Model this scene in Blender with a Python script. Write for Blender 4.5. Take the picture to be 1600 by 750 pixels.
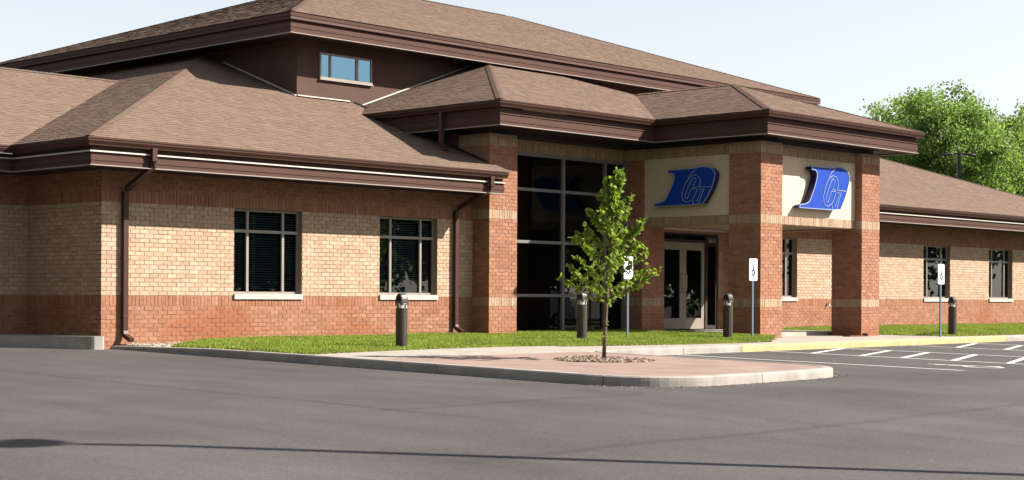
import bpy, bmesh, math, random
import numpy as np
from mathutils import Vector, Matrix
random.seed(7); np.random.seed(7)
R = math.radians
for o in list(bpy.data.objects): bpy.data.objects.remove(o)
sc = bpy.context.scene
COL = sc.collection

# ------------------------------------------------------------------ camera
# building axes: X runs along the sunlit front to the right, Y runs back into the plot, origin = near left wing corner
CAM = Vector((-16.3327, -25.7900, 0.95)); FPX = 2545.0; TH = R(43.5); ROLL = 0.0053
VD = Vector((math.cos(TH), math.sin(TH), 0)); RD = Vector((math.sin(TH), -math.cos(TH), 0))
cam_d = bpy.data.cameras.new('camera'); cam = bpy.data.objects.new('camera', cam_d); COL.objects.link(cam)
cam_d.sensor_width = 36; cam_d.sensor_fit = 'HORIZONTAL'; cam_d.lens = FPX/1600*36
cam_d.shift_y = (464.5-375)/1600; cam_d.clip_start = .1; cam_d.clip_end = 5000
rr = (RD + Vector((0,0,ROLL))).normalized(); uu = rr.cross(VD).normalized(); vv = VD
cam.matrix_world = Matrix(((rr.x,uu.x,-vv.x,CAM.x),(rr.y,uu.y,-vv.y,CAM.y),(rr.z,uu.z,-vv.z,CAM.z),(0,0,0,1)))
sc.camera = cam
# ------------------------------------------------------------------ sky + sun
SK, ST = .90, .97                     # sun comes from +X,-Y: per metre in -Y it moves SK in +X and rises ST
sundir = Vector((SK, -1, ST)).normalized()
elev = math.asin(sundir.z); azim = math.atan2(sundir.x, sundir.y)
w = bpy.data.worlds.new('World'); sc.world = w; w.use_nodes = True
nt = w.node_tree; nt.nodes.clear()
sky = nt.nodes.new('ShaderNodeTexSky'); sky.sky_type = 'NISHITA'; sky.sun_disc = False
sky.sun_elevation = elev; sky.sun_rotation = azim; sky.air_density = 1.0; sky.dust_density = .7; sky.ozone_density = 1.0
bg = nt.nodes.new('ShaderNodeBackground'); bg.inputs[1].default_value = .065
wo = nt.nodes.new('ShaderNodeOutputWorld'); hs = nt.nodes.new('ShaderNodeHueSaturation'); hs.inputs['Saturation'].default_value = .34; nt.links.new(sky.outputs[0], hs.inputs['Color']); nt.links.new(hs.outputs[0], bg.inputs[0]); nt.links.new(bg.outputs[0], wo.inputs[0])
sl = bpy.data.lights.new('sun', 'SUN'); sl.energy = 5.0; sl.angle = R(.53); sl.color = (1, .93, .82)
so = bpy.data.objects.new('sun', sl); COL.objects.link(so); so.rotation_euler = sundir.to_track_quat('Z', 'Y').to_euler(); so.location = (0, -20, 40)
sc.view_settings.view_transform = 'Standard'; sc.view_settings.look = 'None'; sc.view_settings.exposure = 1.54; sc.view_settings.gamma = 1
sc.view_settings.use_curve_mapping = False

# ------------------------------------------------------------------ helpers
def tag(o, label=None, cat=None, group=None, kind=None):
    if label: o['label'] = label
    if cat: o['category'] = cat
    if group: o['group'] = group
    if kind: o['kind'] = kind
    return o
def empty(name, loc=(0,0,0), rz=0):
    o = bpy.data.objects.new(name, None); COL.objects.link(o); o.location = loc; o.rotation_euler = (0,0,rz); o.empty_display_size = .2
    return o
class MB:
    def __init__(s): s.v = []; s.f = []; s.m = []; s.c = []
    def face(s, pts, m=0, c=(1,1,1)):
        n = len(s.v); s.v += [tuple(p) for p in pts]; s.f.append(tuple(range(n, n+len(pts)))); s.m.append(m); s.c.append(c)
    def box(s, a, b, m=0, c=(1,1,1)):
        x0,y0,z0 = a; x1,y1,z1 = b
        if x0>x1: x0,x1=x1,x0
        if y0>y1: y0,y1=y1,y0
        if z0>z1: z0,z1=z1,z0
        n = len(s.v)
        s.v += [(x0,y0,z0),(x1,y0,z0),(x1,y1,z0),(x0,y1,z0),(x0,y0,z1),(x1,y0,z1),(x1,y1,z1),(x0,y1,z1)]
        for q in ((0,3,2,1),(4,5,6,7),(0,1,5,4),(1,2,6,5),(2,3,7,6),(3,0,4,7)):
            s.f.append(tuple(n+i for i in q)); s.m.append(m); s.c.append(c)
    def rings(s, rings, cap=True, m=0, c=(1,1,1), closed=True):
        n = len(s.v); k = len(rings[0])
        for r in rings: s.v += [tuple(p) for p in r]
        for i in range(len(rings)-1):
            for j in range(k if closed else k-1):
                a = n+i*k+j; b = n+i*k+(j+1)%k
                s.f.append((a,b,b+k,a+k)); s.m.append(m); s.c.append(c)
        if cap:
            s.f.append(tuple(n+j for j in range(k-1,-1,-1))); s.m.append(m); s.c.append(c)
            e = n+(len(rings)-1)*k
            s.f.append(tuple(e+j for j in range(k))); s.m.append(m); s.c.append(c)
    def tube(s, pts, rad, seg=8, m=0, c=(1,1,1), sq=None):
        pts = [Vector(p) for p in pts]; rings = []
        for i, p in enumerate(pts):
            d = (pts[min(i+1,len(pts)-1)]-pts[max(i-1,0)]).normalized()
            up = Vector((0,0,1)) if abs(d.z) < .95 else Vector((0,-1,0))
            x = d.cross(up).normalized(); y = x.cross(d).normalized()
            r = rad[i] if isinstance(rad,(list,tuple)) else rad
            if sq: rings.append([p+x*sq[0]*a+y*sq[1]*b for a,b in ((-.5,-.5),(.5,-.5),(.5,.5),(-.5,.5))])
            else: rings.append([p+x*r*math.cos(t*2*math.pi/seg)+y*r*math.sin(t*2*math.pi/seg) for t in range(seg)])
        s.rings(rings, True, m, c)
    def prism(s, poly, z0, z1, m=0, c=(1,1,1)):
        """poly in XY, counter-clockwise; z0,z1 numbers or functions"""
        f0 = z0 if callable(z0) else (lambda x,y: z0); f1 = z1 if callable(z1) else (lambda x,y: z1)
        s.rings([[(x,y,f0(x,y)) for x,y in poly],[(x,y,f1(x,y)) for x,y in poly]], True, m, c)
    def lathe(s, prof, cx=0, cy=0, seg=16, m=0, c=(1,1,1)):
        s.rings([[(cx+r*math.cos(t*2*math.pi/seg), cy+r*math.sin(t*2*math.pi/seg), z) for t in range(seg)] for r,z in prof], True, m, c)
    def build(s, name, mats, parent=None, smooth=False, col=False, kind=None):
        me = bpy.data.meshes.new(name); me.from_pydata(s.v, [], s.f)
        if not isinstance(mats,(list,tuple)): mats = [mats]
        for mt in mats: me.materials.append(mt)
        if len(mats) > 1: me.polygons.foreach_set('material_index', s.m)
        if smooth: me.polygons.foreach_set('use_smooth', [True]*len(me.polygons))
        if col:
            at = me.color_attributes.new('Col','FLOAT_COLOR','CORNER')
            arr = np.ones((len(me.loops),4),np.float32)
            ls = np.repeat(np.array(s.c,np.float32), [len(f) for f in s.f], axis=0); arr[:,:3] = ls
            at.data.foreach_set('color', arr.ravel())
        me.update()
        o = bpy.data.objects.new(name, me); COL.objects.link(o)
        if parent: o.parent = parent
        if kind: o['kind'] = kind
        return o
def copy_tree(o, parent=None):
    c = o.copy(); COL.objects.link(c); c.parent = parent
    for ch in list(o.children): copy_tree(ch, c)
    return c
def smoothcurve(pts, n=6, closed=False):
    out = []; N = len(pts)
    for i in range(N if closed else N-1):
        p = [Vector(pts[(i+k)%N] if closed else pts[min(max(i+k,0),N-1)]) for k in (-1,0,1,2)]
        for j in range(n):
            t = j/n; out.append(tuple(.5*((2*p[1])+(-p[0]+p[2])*t+(2*p[0]-5*p[1]+4*p[2]-p[3])*t*t+(-p[0]+3*p[1]-3*p[2]+p[3])*t**3)))
    if not closed: out.append(tuple(pts[-1]))
    return out

# ------------------------------------------------------------------ materials
def mat(name): 
    m = bpy.data.materials.new(name); m.use_nodes = True; t = m.node_tree; b = t.nodes['Principled BSDF']; return m, t, b
def N(t, typ, **kw):
    n = t.nodes.new(typ)
    for k,v in kw.items():
        if hasattr(n,k): setattr(n,k,v)
        else: n.inputs[k.replace('_',' ')].default_value = v
    return n
AL = .5                                 # the lot is exposed for the shade: surfaces keep real-world albedo
def simple(name, col, rough=.6, metal=0, var=.12, scale=6, bump=0, bscale=60, spec=.3, coat=0, k=AL):
    col = tuple(c*k for c in col)
    m,t,b = mat(name); b.inputs['Roughness'].default_value = rough; b.inputs['Metallic'].default_value = metal
    b.inputs['Specular IOR Level'].default_value = spec; b.inputs['Coat Weight'].default_value = coat
    tc = N(t,'ShaderNodeTexCoord'); nz = N(t,'ShaderNodeTexNoise',Scale=scale,Detail=6)
    t.links.new(tc.outputs['Object'], nz.inputs['Vector'])
    rp = N(t,'ShaderNodeValToRGB'); rp.color_ramp.elements[0].position=.3; rp.color_ramp.elements[1].position=.7
    rp.color_ramp.elements[0].color = tuple(c*(1-var) for c in col)+(1,); rp.color_ramp.elements[1].color = tuple(min(1,c*(1+var)) for c in col)+(1,)
    t.links.new(nz.outputs['Fac'], rp.inputs[0]); t.links.new(rp.outputs[0], b.inputs['Base Color'])
    if bump:
        n2 = N(t,'ShaderNodeTexNoise',Scale=bscale,Detail=4); t.links.new(tc.outputs['Object'], n2.inputs['Vector'])
        bp = N(t,'ShaderNodeBump',Strength=bump,Distance=.01); t.links.new(n2.outputs['Fac'],bp.inputs['Height']); t.links.new(bp.outputs[0],b.inputs['Normal'])
    return m
def tinted(name, source, rough=.85, scale=18, amt=.22, bump=.3, bscale=120, stain=None, spec=.3):
    """colour from the mesh attribute Col or the object's own colour, broken up with noise"""
    m,t,b = mat(name); b.inputs['Roughness'].default_value = rough; b.inputs['Specular IOR Level'].default_value = spec*.6
    if source == 'attr': a = N(t,'ShaderNodeVertexColor',layer_name='Col'); co = a.outputs['Color']
    else: a = N(t,'ShaderNodeObjectInfo'); co = a.outputs['Color']
    g = N(t,'ShaderNodeNewGeometry'); nz = N(t,'ShaderNodeTexNoise',Scale=scale,Detail=5); t.links.new(g.outputs['Position'],nz.inputs['Vector'])
    mr = N(t,'ShaderNodeMapRange'); mr.inputs[1].default_value=.25; mr.inputs[2].default_value=.75; mr.inputs[3].default_value=1-amt; mr.inputs[4].default_value=1+amt
    t.links.new(nz.outputs['Fac'],mr.inputs[0])
    mx = N(t,'ShaderNodeMix',data_type='RGBA',blend_type='MULTIPLY'); mx.inputs[0].default_value=1
    t.links.new(co,mx.inputs[6]); t.links.new(mr.outputs[0],mx.inputs[7]); out = mx.outputs[2]
    ma = N(t,'ShaderNodeMix',data_type='RGBA',blend_type='MULTIPLY'); ma.inputs[0].default_value=1; ma.inputs[7].default_value=(AL,AL,AL,1); t.links.new(out,ma.inputs[6]); out = ma.outputs[2]
    if stain:
        n3 = N(t,'ShaderNodeTexNoise',Scale=.55,Detail=3); t.links.new(g.outputs['Position'],n3.inputs['Vector'])
        sx = N(t,'ShaderNodeSeparateXYZ'); t.links.new(g.outputs['Position'],sx.inputs[0])
        mz = N(t,'ShaderNodeMapRange'); mz.inputs[1].default_value=.15; mz.inputs[2].default_value=.85; mz.inputs[3].default_value=.12; mz.inputs[4].default_value=0
        t.links.new(sx.outputs[2],mz.inputs[0])
        ad = N(t,'ShaderNodeMath',operation='ADD'); t.links.new(n3.outputs['Fac'],ad.inputs[0]); t.links.new(mz.outputs[0],ad.inputs[1])
        for cx_,cz_,rx_,rz_ in ((2.25,.36,1.15,.42),(6.1,.28,.8,.28)):   # iron-red stains low on the left wing wall
            q = N(t,'ShaderNodeVectorMath',operation='SUBTRACT'); q.inputs[1].default_value=(cx_,0,cz_); t.links.new(g.outputs['Position'],q.inputs[0])
            q2 = N(t,'ShaderNodeVectorMath',operation='DIVIDE'); q2.inputs[1].default_value=(rx_,.5,rz_); t.links.new(q.outputs[0],q2.inputs[0])
            q3 = N(t,'ShaderNodeVectorMath',operation='LENGTH'); t.links.new(q2.outputs[0],q3.inputs[0])
            q4 = N(t,'ShaderNodeMapRange'); q4.inputs[1].default_value=0; q4.inputs[2].default_value=1.1; q4.inputs[3].default_value=.22; q4.inputs[4].default_value=0; t.links.new(q3.outputs['Value'],q4.inputs[0])
            a2 = N(t,'ShaderNodeMath',operation='ADD'); t.links.new(ad.outputs[0],a2.inputs[0]); t.links.new(q4.outputs[0],a2.inputs[1]); ad = a2
        ms = N(t,'ShaderNodeMapRange'); ms.inputs[1].default_value=.60; ms.inputs[2].default_value=.80; ms.inputs[3].default_value=0; ms.inputs[4].default_value=.65
        t.links.new(ad.outputs[0],ms.inputs[0])
        below = N(t,'ShaderNodeMath',operation='LESS_THAN'); below.inputs[1].default_value=.9; t.links.new(sx.outputs[2],below.inputs[0])
        mm = N(t,'ShaderNodeMath',operation='MULTIPLY'); t.links.new(ms.outputs[0],mm.inputs[0]); t.links.new(below.outputs[0],mm.inputs[1])
        m2 = N(t,'ShaderNodeMix',data_type='RGBA',blend_type='MIX'); m2.inputs[7].default_value = stain+(1,)
        t.links.new(mm.outputs[0],m2.inputs[0]); t.links.new(out,m2.inputs[6]); out = m2.outputs[2]
    t.links.new(out,b.inputs['Base Color'])
    n2 = N(t,'ShaderNodeTexNoise',Scale=bscale,Detail=4); t.links.new(g.outputs['Position'],n2.inputs['Vector'])
    bp = N(t,'ShaderNodeBump',Strength=bump,Distance=.01); t.links.new(n2.outputs['Fac'],bp.inputs['Height']); t.links.new(bp.outputs[0],b.inputs['Normal'])
    return m
M = {}
M['brick_mass'] = tinted('brick_mass','attr',stain=(.21,.065,.025)); M['brick_one'] = tinted('brick_one','obj',stain=(.21,.065,.025))
M['shingle'] = tinted('shingle','attr',rough=.95,scale=22,amt=.10,bump=.5,bscale=200,spec=.15)
M['leaf'] = tinted('leaf','attr',rough=.5,scale=4,amt=.2,bump=0,spec=.4)
M['grass'] = tinted('grass','attr',rough=.7,scale=1.2,amt=.25,bump=0,spec=.2)
def leafy(m, k, tint):
    t = m.node_tree; b = t.nodes['Principled BSDF']; out = t.nodes['Material Output']; src = b.inputs['Base Color'].links[0].from_socket
    tr = t.nodes.new('ShaderNodeBsdfTranslucent'); mx = t.nodes.new('ShaderNodeMixShader'); mx.inputs[0].default_value = k
    mu = N(t,'ShaderNodeMix',data_type='RGBA',blend_type='MULTIPLY'); mu.inputs[0].default_value=1; mu.inputs[7].default_value=tint+(1,); t.links.new(src,mu.inputs[6]); t.links.new(mu.outputs[2],tr.inputs[0])
    t.links.new(b.outputs[0],mx.inputs[1]); t.links.new(tr.outputs[0],mx.inputs[2]); t.links.new(mx.outputs[0],out.inputs[0])
leafy(M['leaf'],.48,(1.35,1.4,.8)); leafy(M['grass'],.35,(1.3,1.3,.8))
M['stone'] = tinted('stone','attr',rough=.9,scale=30,amt=.25,bump=.4,bscale=90)
M['roof_deck'] = simple('roof_deck',(.24,.17,.13),.95,bump=.2)
M['mortar_red'] = simple('mortar_red',(.50,.34,.25),.95,bump=.3)
M['mortar_cream'] = simple('mortar_cream',(.44,.315,.235),.95,bump=.3)
M['brown'] = simple('brown_metal',(.128,.070,.056),.6,var=.06,scale=2,spec=.06)
M['lip'] = simple('drip_lip',(.48,.41,.37),.45,var=.05)
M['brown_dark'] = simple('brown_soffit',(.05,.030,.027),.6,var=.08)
M['gutter'] = simple('gutter_brown',(.105,.052,.042),.4,var=.06,scale=3,spec=.15)
M['trim'] = simple('pale_trim',(.78,.72,.66),.5,var=.05,k=.5)
M['siding'] = simple('brown_siding',(.13,.072,.056),.9,var=.08,scale=3,bump=.3,bscale=250)
M['frame'] = simple('window_frame',(.44,.38,.33),.45,var=.04,metal=.15)
M['mullion'] = simple('mullion_grey',(.30,.285,.275),.45,var=.04,metal=.15)
M['sillstone'] = simple('sill_stone',(.72,.66,.6),.8,var=.06,bump=.15)
M['panel'] = simple('sign_panel_stucco',(.76,.60,.44),.9,var=.04,scale=5,bump=.35,bscale=300,k=.66)
M['ceiling'] = simple('porch_ceiling',(.5,.4,.28),.9)
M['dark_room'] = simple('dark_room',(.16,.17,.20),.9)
M['blind'] = simple('blind_slat',(.55,.62,.64),.6)
M['concrete'] = simple('concrete',(.56,.5,.44),.9,var=.12,scale=2.2,bump=.3,bscale=80)
M['kerb'] = simple('kerb_concrete',(.50,.46,.42),.9,var=.2,scale=3,bump=.5,bscale=60)
M['kerb_yellow'] = simple('kerb_yellow',(.72,.57,.27),.7,var=.2,scale=6,bump=.3)
M['soil'] = simple('soil',(.13,.12,.05),.95,var=.3,scale=4)
M['paint'] = simple('road_paint',(.82,.78,.74),.7,var=.16,scale=14,bump=.2,bscale=120,k=.62)
M['logo_blue'] = simple('logo_blue',(.006,.07,.54),.5,var=.03,spec=.2)
M['logo_side'] = simple('logo_side',(.02,.02,.16),.4,var=.03)
M['logo_edge'] = simple('logo_edge',(.42,.52,.80),.4,var=.03)
M['white'] = simple('white_enamel',(.82,.82,.8),.4,var=.03,k=.75)
M['blue'] = simple('sign_blue',(.04,.25,.75),.4,var=.05)
M['steel_blue'] = simple('post_blue',(.20,.27,.38),.45,var=.08,metal=.3)
M['bronze'] = simple('bollard_bronze',(.085,.07,.055),.5,var=.08,metal=.25)
M['bronze_hood'] = simple('bollard_hood',(.13,.125,.12),.35,var=.08,metal=.5)
M['lens'] = simple('lens',(.8,.76,.7),.25,var=.05,k=.7)
M['bark'] = simple('bark',(.20,.13,.09),.9,var=.35,scale=14,bump=.6,bscale=40)
M['bark_old'] = simple('bark_old',(.10,.075,.055),.95,var=.3,scale=6,bump=.6,bscale=20)
M['lamp'] = simple('lamp_metal',(.05,.05,.055),.5,var=.05,metal=.3)
M['rail'] = simple('rail_red',(.22,.05,.035),.5)
M['steel'] = simple('steel',(.6,.6,.6),.3,metal=.9)
M['mat'] = simple('doormat',(.03,.03,.03),.95)
M['paver'] = simple('paver',(.44,.305,.262),.9,var=.16,scale=1.4,bump=.3,bscale=40)
def glass_mat(name, tint, refl=1.0, rough=.01, ior=1.52, tintr=(1,1,1)):
    m,t,b = mat(name); t.nodes.remove(b); out = t.nodes['Material Output']
    tr = N(t,'ShaderNodeBsdfTransparent'); tr.inputs[0].default_value = tint+(1,)
    gl = N(t,'ShaderNodeBsdfGlossy'); gl.inputs['Roughness'].default_value = rough; gl.inputs[0].default_value=(refl*tintr[0],refl*tintr[1],refl*tintr[2],1)
    fr = N(t,'ShaderNodeFresnel'); fr.inputs[0].default_value = ior
    mx = N(t,'ShaderNodeMixShader'); t.links.new(fr.outputs[0],mx.inputs[0]); t.links.new(tr.outputs[0],mx.inputs[1]); t.links.new(gl.outputs[0],mx.inputs[2])
    t.links.new(mx.outputs[0],out.inputs[0]); return m
M['glass'] = glass_mat('tinted_glass',(.37,.44,.48),.8,ior=1.5)
M['glass_sky'] = glass_mat('clerestory_glass',(.05,.1,.13),1.0,ior=3.6,tintr=(.30,.56,.74))
# asphalt with paving-lane seams
def asphalt():
    m,t,b = mat('asphalt'); b.inputs['Roughness'].default_value=.85; b.inputs['Specular IOR Level'].default_value=.18
    tc = N(t,'ShaderNodeTexCoord'); P = tc.outputs['Object']
    def noise(s,d=5,vec=None): n=N(t,'ShaderNodeTexNoise',Scale=s,Detail=d); t.links.new(vec or P,n.inputs['Vector']); return n.outputs['Fac']
    def rng(x,a,b_,c,d):
        n=N(t,'ShaderNodeMapRange'); [setattr(n.inputs[i+1],'default_value',v) for i,v in enumerate((a,b_,c,d))]; t.links.new(x,n.inputs[0]); return n.outputs[0]
    def mul(x,y):
        n=N(t,'ShaderNodeMath',operation='MULTIPLY'); t.links.new(x,n.inputs[0])
        if isinstance(y,(int,float)): n.inputs[1].default_value=y
        else: t.links.new(y,n.inputs[1])
        return n.outputs[0]
    mp = N(t,'ShaderNodeMapping'); mp.inputs['Scale'].default_value=(1,.25,1); t.links.new(P,mp.inputs[0])
    f = mul(rng(noise(.35,6),.3,.7,.80,1.16), rng(noise(160,3),.3,.7,.72,1.28))
    f = mul(f, rng(noise(1.6,5,mp.outputs[0]),.3,.7,.88,1.10)); f = mul(f, rng(noise(28,3),.35,.65,.86,1.14)); f = mul(f, rng(noise(75,3),.35,.65,.84,1.16))
    sx = N(t,'ShaderNodeSeparateXYZ'); t.links.new(P,sx.inputs[0])
    def seam(axis, pos, wdt, depth, lo, hi, wob=.5):
        a = N(t,'ShaderNodeMath',operation='SUBTRACT'); t.links.new(sx.outputs[axis],a.inputs[0]); a.inputs[1].default_value=pos
        wv = N(t,'ShaderNodeMath',operation='MULTIPLY_ADD'); t.links.new(noise(wob,2),wv.inputs[0]); wv.inputs[1].default_value=.35; wv.inputs[2].default_value=-.175
        s2 = N(t,'ShaderNodeMath',operation='ADD'); t.links.new(a.outputs[0],s2.inputs[0]); t.links.new(wv.outputs[0],s2.inputs[1])
        ab = N(t,'ShaderNodeMath',operation='ABSOLUTE'); t.links.new(s2.outputs[0],ab.inputs[0])
        d = rng(ab.outputs[0],0,wdt,depth,0)
        o = sx.outputs[1-axis]
        g = mul(rng(o,lo-1,lo+.5,0,1), rng(o,hi-.5,hi+1,1,0)); d = mul(mul(d,g), rng(noise(5,3),.25,.6,.35,1))
        i = N(t,'ShaderNodeMath',operation='SUBTRACT'); i.inputs[0].default_value=1; t.links.new(d,i.inputs[1]); return i.outputs[0]
    for args in ((0,-4.6,.13,.34,-14,0),(1,-12.95,.16,.26,-5,-.5),(1,-16.6,.13,.30,-6.5,6),(0,.5,.12,.25,-16,-13),(0,-7.1,.5,.12,-17,-8),(0,-1.9,.12,.16,-30,-16.5),(1,-14.3,.3,.10,-3,9)):
        f = mul(f, seam(*args))
    mx = N(t,'ShaderNodeMix',data_type='RGBA',blend_type='MULTIPLY'); mx.inputs[0].default_value=1; mx.inputs[6].default_value=(.067,.0615,.0605,1); t.links.new(f,mx.inputs[7])
    # scattered pale chips
    vo = N(t,'ShaderNodeTexVoronoi',Scale=1.7); t.links.new(P,vo.inputs['Vector'])
    chip = N(t,'ShaderNodeMath',operation='LESS_THAN'); chip.inputs[1].default_value=.03; t.links.new(vo.outputs['Distance'],chip.inputs[0])
    m2 = N(t,'ShaderNodeMix',data_type='RGBA'); m2.inputs[7].default_value=(.2,.18,.165,1); t.links.new(mul(chip.outputs[0],.6),m2.inputs[0]); t.links.new(mx.outputs[2],m2.inputs[6])
    t.links.new(m2.outputs[2],b.inputs['Base Color'])
    bp = N(t,'ShaderNodeBump',Strength=.45,Distance=.008); t.links.new(noise(140,3),bp.inputs['Height']); t.links.new(bp.outputs[0],b.inputs['Normal'])
    return m
M['asphalt'] = asphalt()

# ------------------------------------------------------------------ ground
def asp(x, y): return -.12+.003*(min(max(x,-40),40)-7)+.016*(min(max(y,-60),2)+6.8) - .022*min(max(-14.5-y,0),5.5)   # drains away from the building, steeper past the island
def sheet(name, xs, ys, zf, m):
    b = MB()
    for y in ys:
        for x in xs: b.v.append((x,y,zf(x,y)))
    k = len(xs)
    for j in range(len(ys)-1):
        for i in range(k-1): b.f.append((j*k+i,j*k+i+1,(j+1)*k+i+1,(j+1)*k+i)); b.m.append(0); b.c.append((1,1,1))
    return tag(b.build(name, m), kind='structure')
sheet('parking_lot', [-27,-24,-20,0,20,40,90], [-130,-60,-30,-20,-14.5,-10,0,2,60,90], asp, M['asphalt'])
sheet('ground', [-2500,-400,-95,-60,0,60,95,400,2500], [-2500,-400,-132,-60,-20,-14.5,0,60,92,400,2500], lambda x,y: asp(x,y)-.06 if abs(x)<96 and -133<y<93 else -1.0, simple('rough_grass',(.10,.13,.04),.95,var=.3,scale=.3))

def kz(x, y): return asp(x,y)+.14
# kerb outline, outer (road) side: down the island, round its nose, back up, then along the front walk
def arc(cx, cy, r, a0, a1, n=8): return [(cx+r*math.cos(R(a0+(a1-a0)*i/n)), cy+r*math.sin(R(a0+(a1-a0)*i/n))) for i in range(n+1)]
KP = [(.2,-.02),(.2,-3.0),(.2,-5.9),(.2,-8.6),(.2,-11.35)] + arc(1.5,-11.35,1.3,180,270,16)[1:] + [(2.6,-12.66),(3.9,-12.6)] + arc(4.2,-11.55,1.05,-75,0,14)[1:] + [(5.28,-9.5),(5.35,-7.9)] + arc(6.35,-7.9,1.0,180,90)[1:] + [(8.3,-6.9),(10.2,-6.9),(13.2,-6.9),(16.2,-6.9),(19.2,-6.9),(21.4,-6.9),(24.4,-6.9),(28,-6.9),(33,-6.9),(40,-6.9)]
def offs(P, d):
    out = []
    for i,p in enumerate(P):
        a = Vector(P[max(i-1,0)]); b = Vector(p); c = Vector(P[min(i+1,len(P)-1)])
        n1 = (b-a).normalized() if i>0 else (c-b).normalized(); n2 = (c-b).normalized() if i<len(P)-1 else n1
        l1 = Vector((-n1.y,n1.x)); l2 = Vector((-n2.y,n2.x)); q = l1+l2; q = q/(q.length_squared)*2 if q.length>1e-6 else l1
        out.append((p[0]+q.x*d, p[1]+q.y*d))
    return out
KI = offs(KP, .15); KB = offs(KP, .02)
kerb = tag(empty('kerb', (0,0,0)), kind='structure')
jt = [(.2,-.02),(.2,-3),(.2,-5.9),(.2,-8.6),(.25,-11.7),(2.6,-12.66),(4.9,-12.4),(5.35,-9.5),(5.6,-7.2),(8.3,-6.9),(10.2,-6.9),(13.2,-6.9),(16.2,-6.9),(19.2,-6.9),(21.4,-6.9),(24.4,-6.9),(28,-6.9),(33,-6.9),(40,-6.9)]
joints = sorted({min(range(len(KP)), key=lambda i: math.hypot(KP[i][0]-a,KP[i][1]-c)) for a,c in jt})
def kerb_h(p):                                        # low by the building, full height after
    return .14 if p[1] < -3.5 or p[0] > 1 else .06+.08*min(1,max(0,-p[1]/3.5))
for a, b_ in zip(joints[:-1], joints[1:]):
    rg = []
    for i in range(a, b_+1):
        g = .006 if i in (a,b_) else 0
        t = (Vector(KP[min(i+1,len(KP)-1)])-Vector(KP[max(i-1,0)])).normalized()*g*(1 if i==a else -1)
        o_, k_, n_ = [Vector(L[i])+t for L in (KP,KB,KI)]; z = asp(*KP[i]); h = kerb_h(KP[i]); 
        rg.append([(o_.x,o_.y,z-.12),(o_.x,o_.y,z+h*.55),(o_.x*.85+k_.x*.15,o_.y*.85+k_.y*.15,z+h-.022),(k_.x,k_.y,z+h-.004),(k_.x*.7+n_.x*.3,k_.y*.7+n_.y*.3,z+h),(n_.x,n_.y,z+h),(n_.x,n_.y,z-.12)])
    mb = MB(); mb.rings(rg)
    midx = KP[(a+b_)//2][0]
    mb.build('kerb_section', M['kerb_yellow'] if (10.1 <= KP[a][0] < 21.3 and KP[a][1] > -7.5) else M['kerb'], kerb, smooth=False)
# yellow-ended walks, paving and lawns
G_EDGE = [(.36,-5.55),(1.2,-5.35),(2.6,-5.15),(4.0,-5.05),(5.5,-5.05),(7.0,-5.4),(8.3,-5.8),(10.5,-6.05),(11.8,-6.0),(12.8,-5.85)]
pav = [p for p in KI[3:19]]
ip = [(.345,-7.05)] + [p for p in KI if p[1] < -7.1 and p[0] < 5.4] + [(5.2,-7.05)]
mb = MB(); mb.prism(ip, lambda x,y: kz(x,y)-.2, lambda x,y: kz(x,y)-.006); tag(mb.build('island_paving', M['paver']), kind='structure')
walk = tag(empty('walkway'), kind='structure')
def slab(poly, zf=lambda x,y: kz(x,y)-.004): 
    b = MB(); b.prism(poly, lambda x,y: zf(x,y)-.2, zf); return b.build('slab', M['concrete'], walk)
wz = lambda x,y: max(min(kz(x,y),.03),-.2)-.004
def ge(x):
    for a,b_ in zip(G_EDGE[:-1],G_EDGE[1:]):
        if a[0] <= x <= b_[0]: return a[1]+(b_[1]-a[1])*(x-a[0])/(b_[0]-a[0])
    return G_EDGE[0][1] if x < G_EDGE[0][0] else G_EDGE[-1][1]
cuts = [.362,1.9,3.5,5.2]
for a,b_ in zip(cuts[:-1],cuts[1:]): slab([(a,-7.044),(b_-.01,-7.044),(b_-.01,ge(b_-.02)-.0),(a,ge(a))])
back = [(p[0],p[1]) for p in KI if 5.25 < p[0] <= 6.36 and p[1] > -8.0 ]
slab([(5.2,-7.044)]+[p for p in KI if 5.19 < p[0] < 6.4 and p[1] > -7.04]+[(6.4,-6.748),(6.4,ge(6.4)),(5.2,ge(5.2))])
for a,b_ in ((6.41,8.0),(8.01,9.6),(9.61,11.2),(11.21,12.75)): slab([(a,-6.748),(b_,-6.748),(b_,ge(b_)),(a,ge(a))], wz)
xs = [12.76,14.4,16.1,17.8,19.5,21.2,22.9,24.6,26.3,28.0,31,34,37,40]
for a,b_ in zip(xs[:-1],xs[1:]):
    yb = -5.73 if a > 20.8 else -.02
    if a < 16.1: slab([(a,-6.748),(b_-.01,-6.748),(b_-.01,-4.62),(a,-5.84 if a < 13 else -4.9)], wz)
    else: slab([(a,-6.748),(b_-.01,-6.748),(b_-.01,yb),(a,yb)], wz)
slab([(14.75,-4.62),(16.09,-4.62),(16.09,-.02),(14.75,-.02)], wz)
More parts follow.
